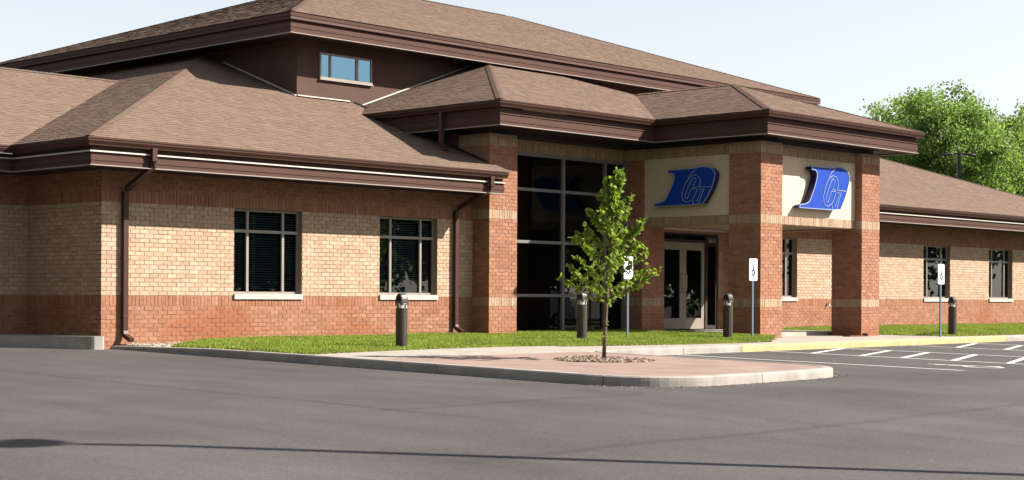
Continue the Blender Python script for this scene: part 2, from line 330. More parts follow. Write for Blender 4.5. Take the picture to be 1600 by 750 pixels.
# lawns
def gz(x, y):
    if x > 20.5: return .03+.09*min(1,max(0,(y+5.7)/1.2),max(0,(x-20.85)/1.1))
    if x < 1.3: k = max(0,(x-.36)/.94); lo_ = asp(x,y)+kerb_h((.2,y))+.012; return lo_+(asp(x,y)+.14+.03*math.exp(-((y+3.2)/1.8)**2)-lo_)*k
    return asp(x,y)+.14 + .03*math.exp(-((y+3.2)/1.8)**2)
lawn_l = [(.36,-1.7),(.36,-5.5)]+[(x,y+.03) for x,y in G_EDGE[1:]]+[(13.3,-5.3),(14.6,-4.7),(14.72,-4.2),(14.72,-.6),(14.72,-.03),(10.48,-.03),(10.48,-.55),(9.5,-.55),(9.5,-.03),(2.3,-.03)]
lawn_r = [(20.85,-5.70),(39.5,-5.70),(39.5,-.03),(20.85,-.03)]
def tri_sheet(poly, zf, m, name, step=.5):
    bm = bmesh.new(); vs = [bm.verts.new((x,y,0)) for x,y in poly]; f = bm.faces.new(vs)
    bmesh.ops.triangulate(bm, faces=[f])
    bmesh.ops.subdivide_edges(bm, edges=bm.edges[:], cuts=9, use_grid_fill=True)
    for v in bm.verts: v.co.z = zf(v.co.x,v.co.y)
    if sum(f.normal.z for f in bm.faces) < 0: bmesh.ops.reverse_faces(bm, faces=bm.faces[:])
    me = bpy.data.meshes.new(name); bm.to_mesh(me); bm.free(); me.materials.append(m)
    o = bpy.data.objects.new(name, me); COL.objects.link(o); return o
tag(tri_sheet(lawn_l, lambda x,y: gz(x,y)-.02, M['soil'], 'lawn'), kind='structure')
tag(tri_sheet(lawn_r, lambda x,y: gz(x,y)-.01, M['soil'], 'lawn'), kind='structure')
def inside(px, py, poly):
    c = np.zeros(len(px),bool); n = len(poly)
    for i in range(n):
        x1,y1 = poly[i]; x2,y2 = poly[(i+1)%n]
        if y1 != y2: c ^= ((y1>py)!=(y2>py)) & (px < (x2-x1)*(py-y1)/(y2-y1)+x1)
    return c
def edge_dist(px, py, line):
    d = np.full(len(px), 9.)
    for (x1,y1),(x2,y2) in zip(line[:-1],line[1:]):
        t = np.clip(((px-x1)*(x2-x1)+(py-y1)*(y2-y1))/((x2-x1)**2+(y2-y1)**2),0,1)
        d = np.minimum(d, np.hypot(px-x1-t*(x2-x1),py-y1-t*(y2-y1)))
    return d
def grass(poly, n, name, label, edge, dz=0):
    xs_ = [p[0] for p in poly]; ys_ = [p[1] for p in poly]
    px = np.random.uniform(min(xs_),max(xs_),n); py = np.random.uniform(min(ys_),max(ys_),n)
    k = inside(px,py,poly); px = px[k]; py = py[k]; n = len(px)
    z = np.array([gz(a,b) for a,b in zip(px,py)])-.02+dz
    ed = edge_dist(px,py,edge); clump = .5+.5*np.sin(px*2.3+np.sin(py*1.9)*2)*np.sin(py*3.1+px*.7)
    h = np.random.uniform(.035,.07,n)*(.75+.5*clump)*np.clip(.55+ed*.9,.5,1); wd = np.random.uniform(.008,.016,n); a = np.random.uniform(0,6.28,n); ln = np.random.uniform(.0,.06,n); la = np.random.uniform(0,6.28,n)
    V = np.zeros((n,3,3),np.float32)
    V[:,0] = np.c_[px-np.cos(a)*wd,py-np.sin(a)*wd,z]; V[:,1] = np.c_[px+np.cos(a)*wd,py+np.sin(a)*wd,z]; V[:,2] = np.c_[px+np.cos(la)*ln,py+np.sin(la)*ln,z+h]
    me = bpy.data.meshes.new(name); me.vertices.add(n*3); me.vertices.foreach_set('co',V.ravel())
    me.loops.add(n*3); me.loops.foreach_set('vertex_index',np.arange(n*3,dtype=np.int32)); me.polygons.add(n); me.polygons.foreach_set('loop_start',np.arange(0,n*3,3,dtype=np.int32)); me.polygons.foreach_set('loop_total',np.full(n,3,dtype=np.int32))
    g = np.random.uniform(.7,1.3,(n,1)); c = np.array([[.36,.48,.085]])*g
    dry = (np.random.rand(n) < .07+.75*np.exp(-ed/.07)); c[dry] = np.array([.62,.54,.22])*g[dry]
    at = me.color_attributes.new('Col','FLOAT_COLOR','CORNER'); cc = np.ones((n,3,4),np.float32); cc[:,:,:3] = c[:,None,:]; at.data.foreach_set('color',cc.ravel())
    me.materials.append(M['grass']); me.update(); me.validate()
    o = bpy.data.objects.new(name,me); COL.objects.link(o); tag(o,label,'grass',kind='stuff')
grass(lawn_l, 190000, 'grass', 'green mown grass between the left wing and the pale walkway', G_EDGE)
grass(lawn_r, 115000, 'grass', 'green mown grass strip along the right wing wall', lawn_r[:2], .02)
# raised kerb at the left side of the building
lk = tag(empty('raised_kerb'), kind='structure')
mb = MB(); mb.prism([(-.24,-.06),(-.20,-.10),(-.05,-.135),(-.012,-.12),(-.012,2.53),(-8,2.53),(-8,2.1),(-1.45,2.1)], lambda x,y: asp(x,y)-.2, .205); lkb = mb.build('kerb_section', M['kerb'], lk)
# painted stall lines, hatching and wheelchair mark
def ribbon(b, pts, wd, dz=.004, zf=asp):
    pts = [Vector(p) for p in pts]
    for i in range(len(pts)-1):
        d = (pts[i+1]-pts[i]).normalized(); n = Vector((-d.y,d.x))*wd/2
        q = [pts[i]-n,pts[i+1]-n,pts[i+1]+n,pts[i]+n]
        b.face([(p.x,p.y,zf(p.x,p.y)+dz) for p in q])
def paint_line(name, a, c, wd=.1):
    b = MB(); n = 6
    ribbon(b, [(a[0]+(c[0]-a[0])*i/n, a[1]+(c[1]-a[1])*i/n) for i in range(n+1)], wd)
    tag(b.build(name, M['paint']), kind='structure')
paint_line('stall_line',(8.05,-6.95),(8.1,-12.8)); paint_line('stall_line',(11.05,-7.0),(11.0,-13.6)); paint_line('stall_line',(13.75,-7.0),(13.7,-13.6))
paint_line('stall_line',(16.6,-7.0),(16.6,-13.6)); paint_line('stall_line',(19.3,-7.0),(19.3,-13.6))
for y in (-8.05,-9.15,-10.05,-11.1,-12.2,-13.3): paint_line('hatch_line',(11.12,y+.1),(13.66,y+1.0),.13)
for y in (-8.2,-9.35,-10.5,-11.6): paint_line('hatch_line',(16.68,y+.1),(19.2,y+1.0),.13)
def wheelchair(f, lw):
    """strokes of an accessibility figure in a unit box: list of (polyline,width)"""
    wheel = [(.44+.25*math.cos(R(a)), .30+.25*math.sin(R(a))) for a in range(110,371,20)]
    return [([f(*p) for p in s], lw) for s in ([(.40,.90),(.41,.97),(.47,.97),(.48,.90),(.40,.90)],[(.44,.80),(.46,.50),(.68,.48),(.78,.22),(.88,.25)],[(.45,.66),(.64,.66)],wheel)]
mb = MB()
for s,lw in wheelchair(lambda x,y: (9.0+x*1.0,-12.85+y*1.3), .09): ribbon(mb, s, lw, .004)
ribbon(mb, [(9.45,-11.4),(9.6,-12.2)], .1, .0055)
tag(mb.build('wheelchair_marking', M['paint']), kind='structure')

# ------------------------------------------------------------------ the building
BL = tag(empty('office_building'), 'single-storey brick office building with brown shingled hip roofs and corner portico', 'building')
RED = [(.48,.222,.135),(.50,.236,.146),(.45,.202,.12),(.52,.255,.165),(.47,.222,.14)]
CREAM = [(.70,.475,.335),(.72,.495,.352),(.66,.44,.305),(.735,.52,.38),(.69,.462,.32)]
TAN = [(.57,.395,.27),(.60,.42,.29),(.53,.36,.24),(.61,.44,.31)]
COURSE = .0812; BLEN = .203
BR = []        # every brick: (wall object, frame origin, axis, normal, s0, s1, z0, z1, colour)
def lay(wall, O, A, Nn, s0, s1, zones, openings):
    """zones: (z0,z1,kind,palette); kind 'run' or 'sold'"""
    for z0,z1,kind,pal in zones:
        if kind == 'run':
            n = max(1,round((z1-z0)/COURSE)); hgt = (z1-z0)/n
            for i in range(n):
                za = z0+i*hgt; zb = za+hgt; s = s0-(BLEN/2 if i%2 else 0)
                while s < s1-.001:
                    cut(wall,O,A,Nn,max(s,s0),min(s+BLEN,s1),za,zb,pal,openings,s0,s1); s += BLEN
        else:
            n = max(1,round((s1-s0)/COURSE)); wd = (s1-s0)/n
            for i in range(n): cut(wall,O,A,Nn,s0+i*wd,s0+(i+1)*wd,z0,z1,pal,openings,s0,s1)
def cut(wall,O,A,Nn,a,b,za,zb,pal,openings,s0,s1):
    zm = (za+zb)/2
    for oa,ob,oz0,oz1 in openings:
        if oz0 < zm < oz1:
            if a >= oa-.001 and b <= ob+.001: return
            if a < oa and b > ob: return
            if a < oa < b: b = oa
            elif a < ob < b: a = ob
    if b-a < .025: return
    c = random.choice(pal); k = random.uniform(.88,1.10); c = tuple(min(.85,x*k) for x in c)
    g = .005
    BR.append((wall,O,A,Nn,a+(g if a > s0+.001 else -.006),b-(g if b < s1-.001 else -.006),za+g,zb-g,c))
def wall(name, O, A, Nn, length, base, top, zones, openings=(), thick=.2, split=None):
    """mortar body with real openings; the bricks stand 7 mm proud of it"""
    O = Vector(O); A = Vector(A); Nn = Vector(Nn); b = MB()
    ss = sorted({0,length}|{x for o in openings for x in o[:2] if 0 < x < length})
    zs = sorted({base,top}|{x for o in openings for x in o[2:] if base < x < top}|({split} if split else set())|({.95,2.66} if split is None and name=='brick_wall' else set()))
    zs = [z for z in zs if base <= z <= top]
    for a,c in zip(ss[:-1],ss[1:]):
        for z0,z1 in zip(zs[:-1],zs[1:]):
            sm=(a+c)/2; zm=(z0+z1)/2
            if any(o[0]<sm<o[1] and o[2]<zm<o[3] for o in openings): continue
            cream = any(za<zm<zb and pal is CREAM and k=='run' for za,zb,k,pal in zones)
            P = [O+A*a, O+A*c, O+A*c-Nn*thick, O+A*a-Nn*thick]
            poly = [(p.x,p.y) for p in P]
            ar = sum(poly[i][0]*poly[(i+1)%4][1]-poly[(i+1)%4][0]*poly[i][1] for i in range(4))
            if ar < 0: poly.reverse()
            b.prism(poly, z0, z1, 1 if cream else 0)
    o = b.build(name, [M['mortar_red'],M['mortar_cream']], BL)
    lay(o, O, A, Nn, 0, length, zones, openings)
    return o
ZW = lambda base: [(base,.75,'run',RED),(.75,.95,'sold',RED),(.95,2.66,'run',CREAM),(2.66,2.87,'sold',RED),(2.87,3.27,'run',RED)]
WZ0, WZ1 = .98, 2.66
W1 = (2.965,4.655); W2 = (6.76,8.45)
wall('brick_wall',(0,0,0),(1,0,0),(0,-1,0),9.553,-.08,3.27,ZW(-.06),[W1+(WZ0,WZ1),W2+(WZ0,WZ1)])
wall('brick_wall',(0,2.70,0),(0,-1,0),(-1,0,0),2.699,-.1,3.27,ZW(-.06))
wall('brick_wall',(-6,2.56,0),(1,0,0),(0,-1,0),5.997,-.1,3.27,ZW(-.06))
ZP = lambda top: [(-.06,.75,'run',RED),(.75,.95,'sold',TAN),(.95,2.70,'run',RED),(2.70,2.91,'sold',TAN),(2.91,4.34,'run',RED),(4.34,4.54,'sold',TAN)]
def pier(x0,x1,y0,y1,sides='fl',z0=-.2,zones=None,z1=4.60):
    b = MB(); b.box((x0,y0,z0),(x1,y1,z1)); o = b.build('brick_pier', M['mortar_red'], BL); zo = zones or ZP(4.54)
    if 'f' in sides: lay(o,Vector((x0,y0,0)),Vector((1,0,0)),Vector((0,-1,0)),0,x1-x0,zo,[])
    if 'l' in sides: lay(o,Vector((x0,y1,0)),Vector((0,-1,0)),Vector((-1,0,0)),0,y1-y0,zo,[])
    if 'r' in sides: lay(o,Vector((x1,y0,0)),Vector((0,1,0)),Vector((1,0,0)),0,y1-y0,zo,[])
    if 'b' in sides: lay(o,Vector((x1,y1,0)),Vector((-1,0,0)),Vector((0,1,0)),0,x1-x0,zo,[])
    return o
pier(9.553,10.435,-.521,.45,'fl'); pier(14.896,15.757,-.556,.25,'flr'); pier(14.896,15.754,-4.06,-3.174,'flrb'); pier(19.279,20.103,-4.06,-3.2,'flrb'); pier(19.279,20.103,-.556,.25,'flr')
# soldier course over the curtain wall
wall('brick_lintel',(10.435,.02,0),(1,0,0),(0,-1,0),4.461,4.30,4.6,[(4.32,4.54,'sold',TAN)],split=4.5)
# portico beams: soldier lintel, stucco panel, soldier cap
def beam(O,A,Nn,ln,thick=.45):
    wall('brick_lintel',O,A,Nn,ln,2.71,2.92,[(2.715,2.915,'sold',TAN)],thick=thick,split=2.8)
    wall('brick_lintel',O,A,Nn,ln,4.345,4.6,[(4.345,4.54,'sold',TAN)],thick=thick,split=4.5)
    O=Vector(O);A=Vector(A);Nn=Vector(Nn); b=MB(); p=O+Nn*.004; q=O+A*ln-Nn*thick; b.box((p.x,p.y,2.922),(q.x,q.y,4.343)); b.build('stucco_panel',M['panel'],BL)
beam((15.754,-3.86,0),(1,0,0),(0,-1,0),3.525); beam((14.98,-.556,0),(0,-1,0),(-1,0,0),2.618)
beam((20.02,-3.2,0),(0,1,0),(1,0,0),2.644)
b = MB(); b.box((15.43,-3.41,2.75),(19.57,-.01,2.80)); b.build('porch_ceiling',M['ceiling'],BL)
b = MB(); b.box((15.757,-.05,2.70),(19.279,.0,2.748)); b.build('ceiling_trim',M['trim'],BL)
# entry wall and right wing (front plane y = 0)
DOOR = (16.36-15.757,18.80-15.757,.0,2.64)
PW = (20.83-15.757,22.51-15.757)
RW1 = (29.57-15.757,31.25-15.757); RW2 = (33.87-15.757,35.55-15.757)
wall('brick_wall',(15.757,0,0),(1,0,0),(0,-1,0),24.5,-.1,3.27,ZW(-.06),[DOOR,PW+(WZ0,WZ1),RW1+(WZ0,WZ1),RW2+(WZ0,WZ1)])
b = MB(); b.box((40.26,.02,-.2),(40.46,14,3.27)); b.build('side_wall',M['mortar_red'],BL)
# brown siding: upper storey and the wall of the middle block above the left roof
b = MB(); b.box((7.80,4.08,3.5),(27.75,4.28,7.0)); b.box((7.80,4.281,3.5),(8.0,17.0,7.0)); b.box((27.55,4.281,3.5),(27.75,17,7.0)); b.build('upper_wall',M['siding'],BL)
b = MB(); b.box((9.60,.451,3.3),(9.75,4.078,4.66)); b.build('side_wall',M['siding'],BL)
b = MB(); b.box((9.62,-.40,4.6),(20.0,.3,4.70)); b.box((14.99,-3.95,4.6),(20.0,-.42,4.69)); b.build('frieze',M['brown_dark'],BL)

# bricks: the 300 that show largest are single pieces, the rest one joined part
def project(p):
    d = p-CAM; s = d.dot(VD); return Vector((FPX*d.dot(RD)/s, FPX*d.z/s)), s
unit = MB(); unit.box((0,0,0),(1,1,1)); unit.f = [f for i,f in enumerate(unit.f)]
um = bpy.data.meshes.new('brick'); um.from_pydata(unit.v,[],unit.f); um.materials.append(M['brick_one'])
score = []
for i,(wl,O,A,Nn,a,b_,z0,z1,c) in enumerate(BR):
    P = O+A*((a+b_)/2); P.z = (z0+z1)/2; e,s = project(P)
    vis = (CAM-P).dot(Nn)
    if vis <= 0 or abs(e.x) > 800: score.append(0); continue
    q0,_ = project(O+A*a+Vector((0,0,z0))); q1,_ = project(O+A*b_+Vector((0,0,z1))); score.append(abs((q1-q0).x*(q1-q0).y))
top = set(sorted(range(len(BR)), key=lambda i:-score[i])[:300])
mass = MB(); PR = .007
for i,(wl,O,A,Nn,a,b_,z0,z1,c) in enumerate(BR):
    pr = PR+random.uniform(-.002,.003)
    if i in top:
        o = bpy.data.objects.new('brick', um); COL.objects.link(o); o.parent = wl
        p = O+A*a-Nn*.02+Vector((0,0,z0)); x = A*(b_-a); y = Nn*(.02+pr); zz = Vector((0,0,z1-z0))
        o.matrix_local = Matrix(((x.x,y.x,zz.x,p.x),(x.y,y.y,zz.y,p.y),(x.z,y.z,zz.z,p.z),(0,0,0,1))); o.color = c+(1,)
    else:
        p0 = O+A*a+Vector((0,0,0)); p1 = O+A*b_
        f = [p0+Nn*pr,p1+Nn*pr]; r_ = [p0-Nn*.004,p1-Nn*.004]
        q = lambda v,z:(v.x,v.y,z)
        n = len(mass.v); mass.v += [q(f[0],z0),q(f[1],z0),q(f[1],z1),q(f[0],z1),q(r_[0],z0),q(r_[1],z0),q(r_[1],z1),q(r_[0],z1)]
        for t in ((0,1,2,3),(0,4,5,1),(1,5,6,2),(2,6,7,3),(3,7,4,0)): mass.f.append(tuple(n+k for k in t)); mass.m.append(0); mass.c.append(c)
mass.build('brickwork', M['brick_mass'], BL, col=True, kind='stuff')

# ------------------------------------------------------------------ windows, curtain wall, doors
def room(b, x0,x1,y0,y1,z0,z1): 
    b.face([(x0,y1,z0),(x1,y1,z0),(x1,y1,z1),(x0,y1,z1)]); b.face([(x0,y0,z0),(x0,y1,z0),(x0,y1,z1),(x0,y0,z1)]); b.face([(x1,y0,z0),(x1,y1,z0),(x1,y1,z1),(x1,y0,z1)])
    b.face([(x0,y0,z0),(x1,y0,z0),(x1,y1,z0),(x0,y1,z0)]); b.face([(x0,y0,z1),(x1,y0,z1),(x1,y1,z1),(x0,y1,z1)])
def window(x0, x1, blind=True):
    W = empty('window',((x0+x1)/2,0,WZ0)); W.parent = BL; hw = (x1-x0)/2; H = WZ1-WZ0; y0 = .11; y1 = .17
    b = MB(); fw = .045
    b.box((-hw,y0,.012),(hw,y1,.055)); b.box((-hw,y0,H-.045),(hw,y1,H-.002)); b.box((-hw,y0+.001,.056),(-hw+fw,y1,H-.046)); b.box((hw-fw,y0+.001,.056),(hw,y1,H-.046))
    tb = 1.245; mx = .442
    for x in (-mx,mx): b.box((x-.027,y0-.01,.056),(x+.027,y1,tb-.03)); b.box((x-.027,y0-.01,tb+.03),(x+.027,y1,H-.046))
    b.box((-hw+fw,y0-.012,tb-.029),(hw-fw,y1,tb+.029)); b.build('frame',M['frame'],W)
    xs_ = [-hw+fw,-mx-.027,-mx+.027,mx-.027,mx+.027,hw-fw]
    for i in (0,2,4):
        for za,zb in ((.056,tb-.03),(tb+.03,H-.046)):
            g = MB(); g.face([(xs_[i],.14,za),(xs_[i+1],.14,za),(xs_[i+1],.14,zb),(xs_[i],.14,zb)]); g.build('pane',M['glass'],W)
    s = MB(); s.box((-hw-.01,-.045,-.095),(hw+.005,.108,.010)); s.build('sill',M['sillstone'],W)
    if blind:
        s = MB(); z = .10
        while z < H-.08:
            for xa,xb in ((-hw+.06,-mx-.035),(-mx+.035,mx-.035),(mx+.035,hw-.06)):
                if xa > .4 and z < 1.1 and random.random() < .0: continue
                s.face([(xa,.20,z),(xb,.20,z),(xb,.232,z+.022),(xa,.232,z+.022)])
            z += .05
        s.box((-.2,.24,.02),(-.17,.25,H-.06)); s.build('blind',M['blind'],W,kind='stuff')
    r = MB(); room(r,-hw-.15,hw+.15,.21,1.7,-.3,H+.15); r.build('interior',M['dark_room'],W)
    return W
for a,c in ((2.965,4.655),(6.76,8.45),(20.83,22.51),(29.57,31.25),(33.87,35.55)): window(a,c)
# clerestory window
W = empty('clerestory_window',(9.285,4.08,6.41)); W.parent = BL; b = MB(); hw=.82; hh=.315
for a,c in (((-hw,-.06,-hh),(hw,-.001,-hh+.06)),((-hw,-.04,hh-.045),(hw,-.001,hh)),((-hw,-.04,-hh+.061),(-hw+.04,-.001,hh-.046)),((hw-.04,-.04,-hh+.061),(hw,-.001,hh-.046)),((-.53,-.04,-hh+.061),(-.47,-.001,hh-.046)),((.30,-.04,-hh+.061),(.38,-.001,hh-.046))): b.box(a,c)
b.build('frame',M['frame'],W)
for xa,xb in ((-hw+.04,-.53),(-.47,.30),(.38,hw-.04)):
    g = MB(); g.face([(xa,-.02,-hh+.06),(xb,-.02,-hh+.06),(xb,-.02,hh-.045),(xa,-.02,hh-.045)]); g.build('pane',M['glass_sky'],W)
b = MB(); b.box((-hw-.02,-.075,-hh-.02),(hw+.02,-.001,-hh-.001)); b.build('sill',M['frame'],W)
# curtain wall
CW = empty('curtain_wall',(10.435,0,.08)); CW.parent = BL; b = MB()
xs_ = [.03,2.165,3.70,4.43]; zs_ = [.03,.915,2.163,3.38,4.19]
for x in xs_: b.box((x-.04,-.02,0),(x+.04,.10,4.22))
for z in zs_:
    for xa,xb in zip(xs_[:-1],xs_[1:]): b.box((xa+.04,-.012,z-.034),(xb-.04,.098,z+.034))
b.build('mullion',M['mullion'],CW)
for xa,xb in zip(xs_[:-1],xs_[1:]):
    for za,zb in zip(zs_[:-1],zs_[1:]):
        g = MB(); g.face([(xa+.04,.05,za+.034),(xb-.04,.05,za+.034),(xb-.04,.05,zb-.034),(xa+.04,.05,zb-.034)]); g.build('pane',M['glass'],CW)
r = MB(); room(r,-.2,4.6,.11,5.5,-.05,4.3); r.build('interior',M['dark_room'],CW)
# entrance: two leaves, transom, side light
def leaf(x0, x1, hx):
    D = empty('door',((x0+x1)/2,.08,.15)); D.parent = BL; hw=(x1-x0)/2; H=2.25; b=MB(); st=.13
    b.box((-hw,-.025,0),(hw,.025,.28)); b.box((-hw,-.025,H-.2),(hw,.025,H)); b.box((-hw,-.0249,.281),(-hw+st,.0249,H-.201)); b.box((hw-st,-.0249,.281),(hw,.0249,H-.201)); b.build('leaf_frame',M['frame'],D)
    g=MB(); g.face([(-hw+st,0,.281),(hw-st,0,.281),(hw-st,0,H-.201),(-hw+st,0,H-.201)]); g.build('pane',M['glass'],D)
    h=MB(); h.tube([(hx,-.025,.95),(hx,-.08,.95),(hx,-.08,1.0),(hx,-.08,1.36),(hx,-.08,1.41),(hx,-.025,1.41)],.014); h.build('handle',M['steel'],D)
leaf(16.42,17.335,.915/2-.07); leaf(17.345,18.26,-.915/2+.07)
b = MB(); b.box((16.362,.03,.13),(16.415,.13,2.635)); b.box((18.265,.03,.13),(18.36,.13,2.635)); b.box((18.72,.03,.13),(18.795,.13,2.635)); b.box((16.416,.031,2.405),(18.264,.13,2.47)); b.box((16.416,.031,2.60),(18.264,.13,2.635)); b.box((18.361,.031,2.33),(18.719,.13,2.634)); b.box((18.361,.031,.14),(18.719,.13,.24)); b.build('door_frame',M['brown_dark'],BL)
for xa,xb,za,zb in ((16.416,18.264,2.47,2.60),(18.361,18.719,.24,2.33)):
    g=MB(); g.face([(xa,.08,za),(xb,.08,za),(xb,.08,zb),(xa,.08,zb)]); g.build('transom_pane',M['glass'],BL)
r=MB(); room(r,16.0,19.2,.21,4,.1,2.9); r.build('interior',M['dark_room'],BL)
cu = bpy.data.curves.new('house_number','FONT'); cu.body='2615'; cu.size=.17; cu.extrude=.004; cu.align_x='CENTER'
to = bpy.data.objects.new('house_number_curve',cu); COL.objects.link(to); bpy.context.view_layer.update()
me = bpy.data.meshes.new_from_object(to.evaluated_get(bpy.context.evaluated_depsgraph_get())); bpy.data.objects.remove(to)
me.materials.append(M['trim']); no = bpy.data.objects.new('house_number',me); COL.objects.link(no); no.parent=BL; no.location=(18.54,.022,2.42); no.rotation_euler=(R(90),0,0)
# porch slab, mat
b = MB(); b.box((15.30,-3.05,-.1),(19.95,-.008,.125)); b.build('porch_slab',M['concrete'],BL)
tag((lambda m_: (m_.box((17.0,-2.7,.125),(18.6,-1.9,.14)), m_.build('doormat',M['mat']))[1])(MB()),'black rubber doormat lying on the porch slab before the glass doors','mat')

# ------------------------------------------------------------------ eaves
def sweep(b, prof, path, closed=False, m=0):
    """prof: (out,z) polygon, path: reference line with the outside on its right"""
    n = len(path); rings = []
    for i,p in enumerate(path):
        p = Vector(p); a = Vector(path[i-1]) if (i>0 or closed) else None; c = Vector(path[(i+1)%n]) if (i<n-1 or closed) else None
        d1 = (p-a).normalized() if a is not None else (c-p).normalized(); d2 = (c-p).normalized() if c is not None else d1
        r1 = Vector((d1.y,-d1.x)); r2 = Vector((d2.y,-d2.x)); q = r1+r2; q = q*(2/q.length_squared)
        rings.append([(p.x+q.x*o, p.y+q.y*o, z) for o,z in prof])
    if closed: rings.append(rings[0])
    b.rings(rings, not closed, m)
def eaves(path, zt, drop, mid_trim=False, gutter=True, closed=False, depth=.06):
    zb = zt-drop
    b = MB()
    if gutter:
        g = MB(); sweep(g,[(.0,zt-.135),(.0,zt-.01),(.145,zt-.002),(.155,zt),(.155,zt-.022),(.142,zt-.028),(.14,zt-.06),(.10,zt-.115),(.095,zt-.135)],path,closed); g.build('gutter',M['gutter'],BL)
        sweep(b,[(-depth,zb+.012),(-.0,zb+.012),(-.0,zb+.075),(.012,zb+.082),(.012,zb+.155),(0.0,zb+.16),(-.0,zb+.225),(.02,zb+.232),(.02,zb+.25),(-.03,zb+.262),(-.03,zt-.137),(-depth,zt-.137)],path,closed)
    else:
        sweep(b,[(-depth,zb+.012),(0,zb+.012),(0,zb+.12),(.012,zb+.125),(.012,zb+.225),(-.045,zb+.235),(-.045,zb+.285),(.045,zb+.30),(.03,zb+.37),(.045,zb+.375),(.05,zt-.02),(-depth,zt-.02)],path,closed)
    b.build('fascia',M['brown'],BL)
    t = MB(); sweep(t,[(-depth,zb-.008),(.026,zb-.008),(.026,zb+.008),(0.0,zb+.0115),(-depth,zb+.0115)],path,closed); t.build('drip_trim',M['lip'],BL)
    if mid_trim:
        t = MB(); sweep(t,[(.0205,zb+.226),(.045,zb+.226),(.045,zb+.252),(.0205,zb+.252)],path,closed); t.build('drip_trim',M['trim'],BL)
def soffit(rects, z):
    b = MB()
    for x0,y0,x1,y1 in rects: b.box((x0,y0,z),(x1,y1,z+.03))
    b.build('soffit',M['brown_dark'],BL)
PL = [(-12,1.62),(-.85,1.62),(-.85,-1.0),(9.52,-1.0)]
eaves(PL, 3.69, .47, True)
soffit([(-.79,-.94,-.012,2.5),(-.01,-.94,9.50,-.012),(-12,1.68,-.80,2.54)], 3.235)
PM = [(8.97,4.0),(8.97,-1.40),(14.30,-1.40),(14.30,-4.65),(20.95,-4.65),(20.95,4.0)]
eaves(PM, 5.20, .52)
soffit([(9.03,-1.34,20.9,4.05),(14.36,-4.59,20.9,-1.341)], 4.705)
PU = [(6.95,17.5),(6.95,3.25),(28.6,3.25),(28.6,17.5)]
eaves(PU, 7.40, .47, gutter=False, closed=True)
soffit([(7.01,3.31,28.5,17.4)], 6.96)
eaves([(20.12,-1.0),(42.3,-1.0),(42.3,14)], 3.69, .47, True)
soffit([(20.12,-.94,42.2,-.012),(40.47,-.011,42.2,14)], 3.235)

# ------------------------------------------------------------------ roofs with shingle courses
SH = [(.290,.203,.160),(.303,.213,.169),(.277,.192,.151),(.299,.209,.165),(.284,.198,.156),(.268,.185,.146)]
def roof(O, E, slope_dir, p, L, tmax, expo=.145):
    """O eave origin, E unit along the eave, slope_dir unit plan direction uphill, p pitch; L(t)->(s0,s1) along the eave at plan distance t"""
    O = Vector(O); E = Vector(E); S = Vector(slope_dir); up = (S+Vector((0,0,p))); ul = up.length; nrm = E.cross(up).normalized()
    if nrm.z < 0: nrm = -nrm
    pt = lambda s,t,h=0: O+E*s+up*t+nrm*h
    deck = MB(); K = 24
    for i in range(K):
        t0 = tmax*i/K; t1 = tmax*(i+1)/K; a0,b0 = L(t0); a1,b1 = L(t1)
        q = [pt(a0,t0),pt(b0,t0),pt(b1,t1),pt(a1,t1)]
        if b0-a0 < 1e-4: q = q[1:] if False else [pt(a0,t0),pt(b1,t1),pt(a1,t1)]
        if b1-a1 < 1e-4: q = [pt(a0,t0),pt(b0,t0),pt(a1,t1)]
        if (q[1]-q[0]).cross(q[2]-q[0]).dot(nrm) < 0: q.reverse()
        deck.face(q)
    ro = deck.build('roof', M['roof_deck'], BL)
    b = MB(); dt = expo/ul; t = 0; flip = (E.cross(up)).dot(nrm) < 0
    while t < tmax-.01:
        t1 = min(t+dt,tmax); a0,b0 = L(t); a1,b1 = L(t1); lo = min(a0,a1); hi = max(b0,b1); s = lo-random.uniform(0,.3)
        cn = random.uniform(.97,1.03)
        while s < hi:
            wd = random.choice((.10,.14,.19,.25)); e = s+wd
            x0,x1 = max(s,a0),min(e,b0); y0,y1 = max(s,a1),min(e,b1); s = e
            if x1 < x0: x0=x1=min(max(x0,a0),b0)
            if y1 < y0: y0=y1=min(max(y0,a1),b1)
            if (x1-x0)+(y1-y0) < .01: continue
            h = random.choice((.008,.009,.012,.013)); c = random.choice(SH); k = cn*random.uniform(.96,1.04); c = tuple(q*k for q in c)
            P = [pt(x0,t,h),pt(x1,t,h),pt(y1,t1,.004),pt(y0,t1,.004)]; Q = [pt(x0,t,.0005),pt(x1,t,.0005),P[1],P[0]]
            if flip: P.reverse(); Q.reverse()
            b.face(P,0,c); b.face(Q,0,(.22,.15,.115))  # butt edge: dark exposed mat, also painted darker to deepen the course shadows
        t = t1
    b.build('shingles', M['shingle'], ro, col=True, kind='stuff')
    return ro
def hipcap(ro, A, B, n1, n2, wd=.13):
    """folded cap tabs along a hip; n1,n2: plan directions falling away on both sides with their pitch"""
    A = Vector(A); B = Vector(B); d = (B-A); ln = d.length; d.normalize(); b = MB(); k = int(ln/.15)
    s1 = Vector(n1).normalized()*wd; s2 = Vector(n2).normalized()*wd
    for i in range(k):
        p = A+d*(i*.15); q = A+d*(i*.15+.16); h = Vector((0,0,.024)); h2 = Vector((0,0,.017)); c = random.choice(SH); c = tuple(x*random.uniform(.85,1.1) for x in c)
        b.face([p+h,p+s1+h*.9,q+s1+h2*.9,q+h2],0,c); b.face([p+h,q+h2,q+s2+h2*.9,p+s2+h*.9],0,c)
        b.face([p+h,p+s2+h*.8,p+s2,p,p+s1,p+s1+h*.8],0,tuple(x*.8 for x in c))
    b.build('ridge_cap', M['shingle'], ro, col=True)
PT = .369; EX,EY = -.96,-1.11; EZ = 3.695
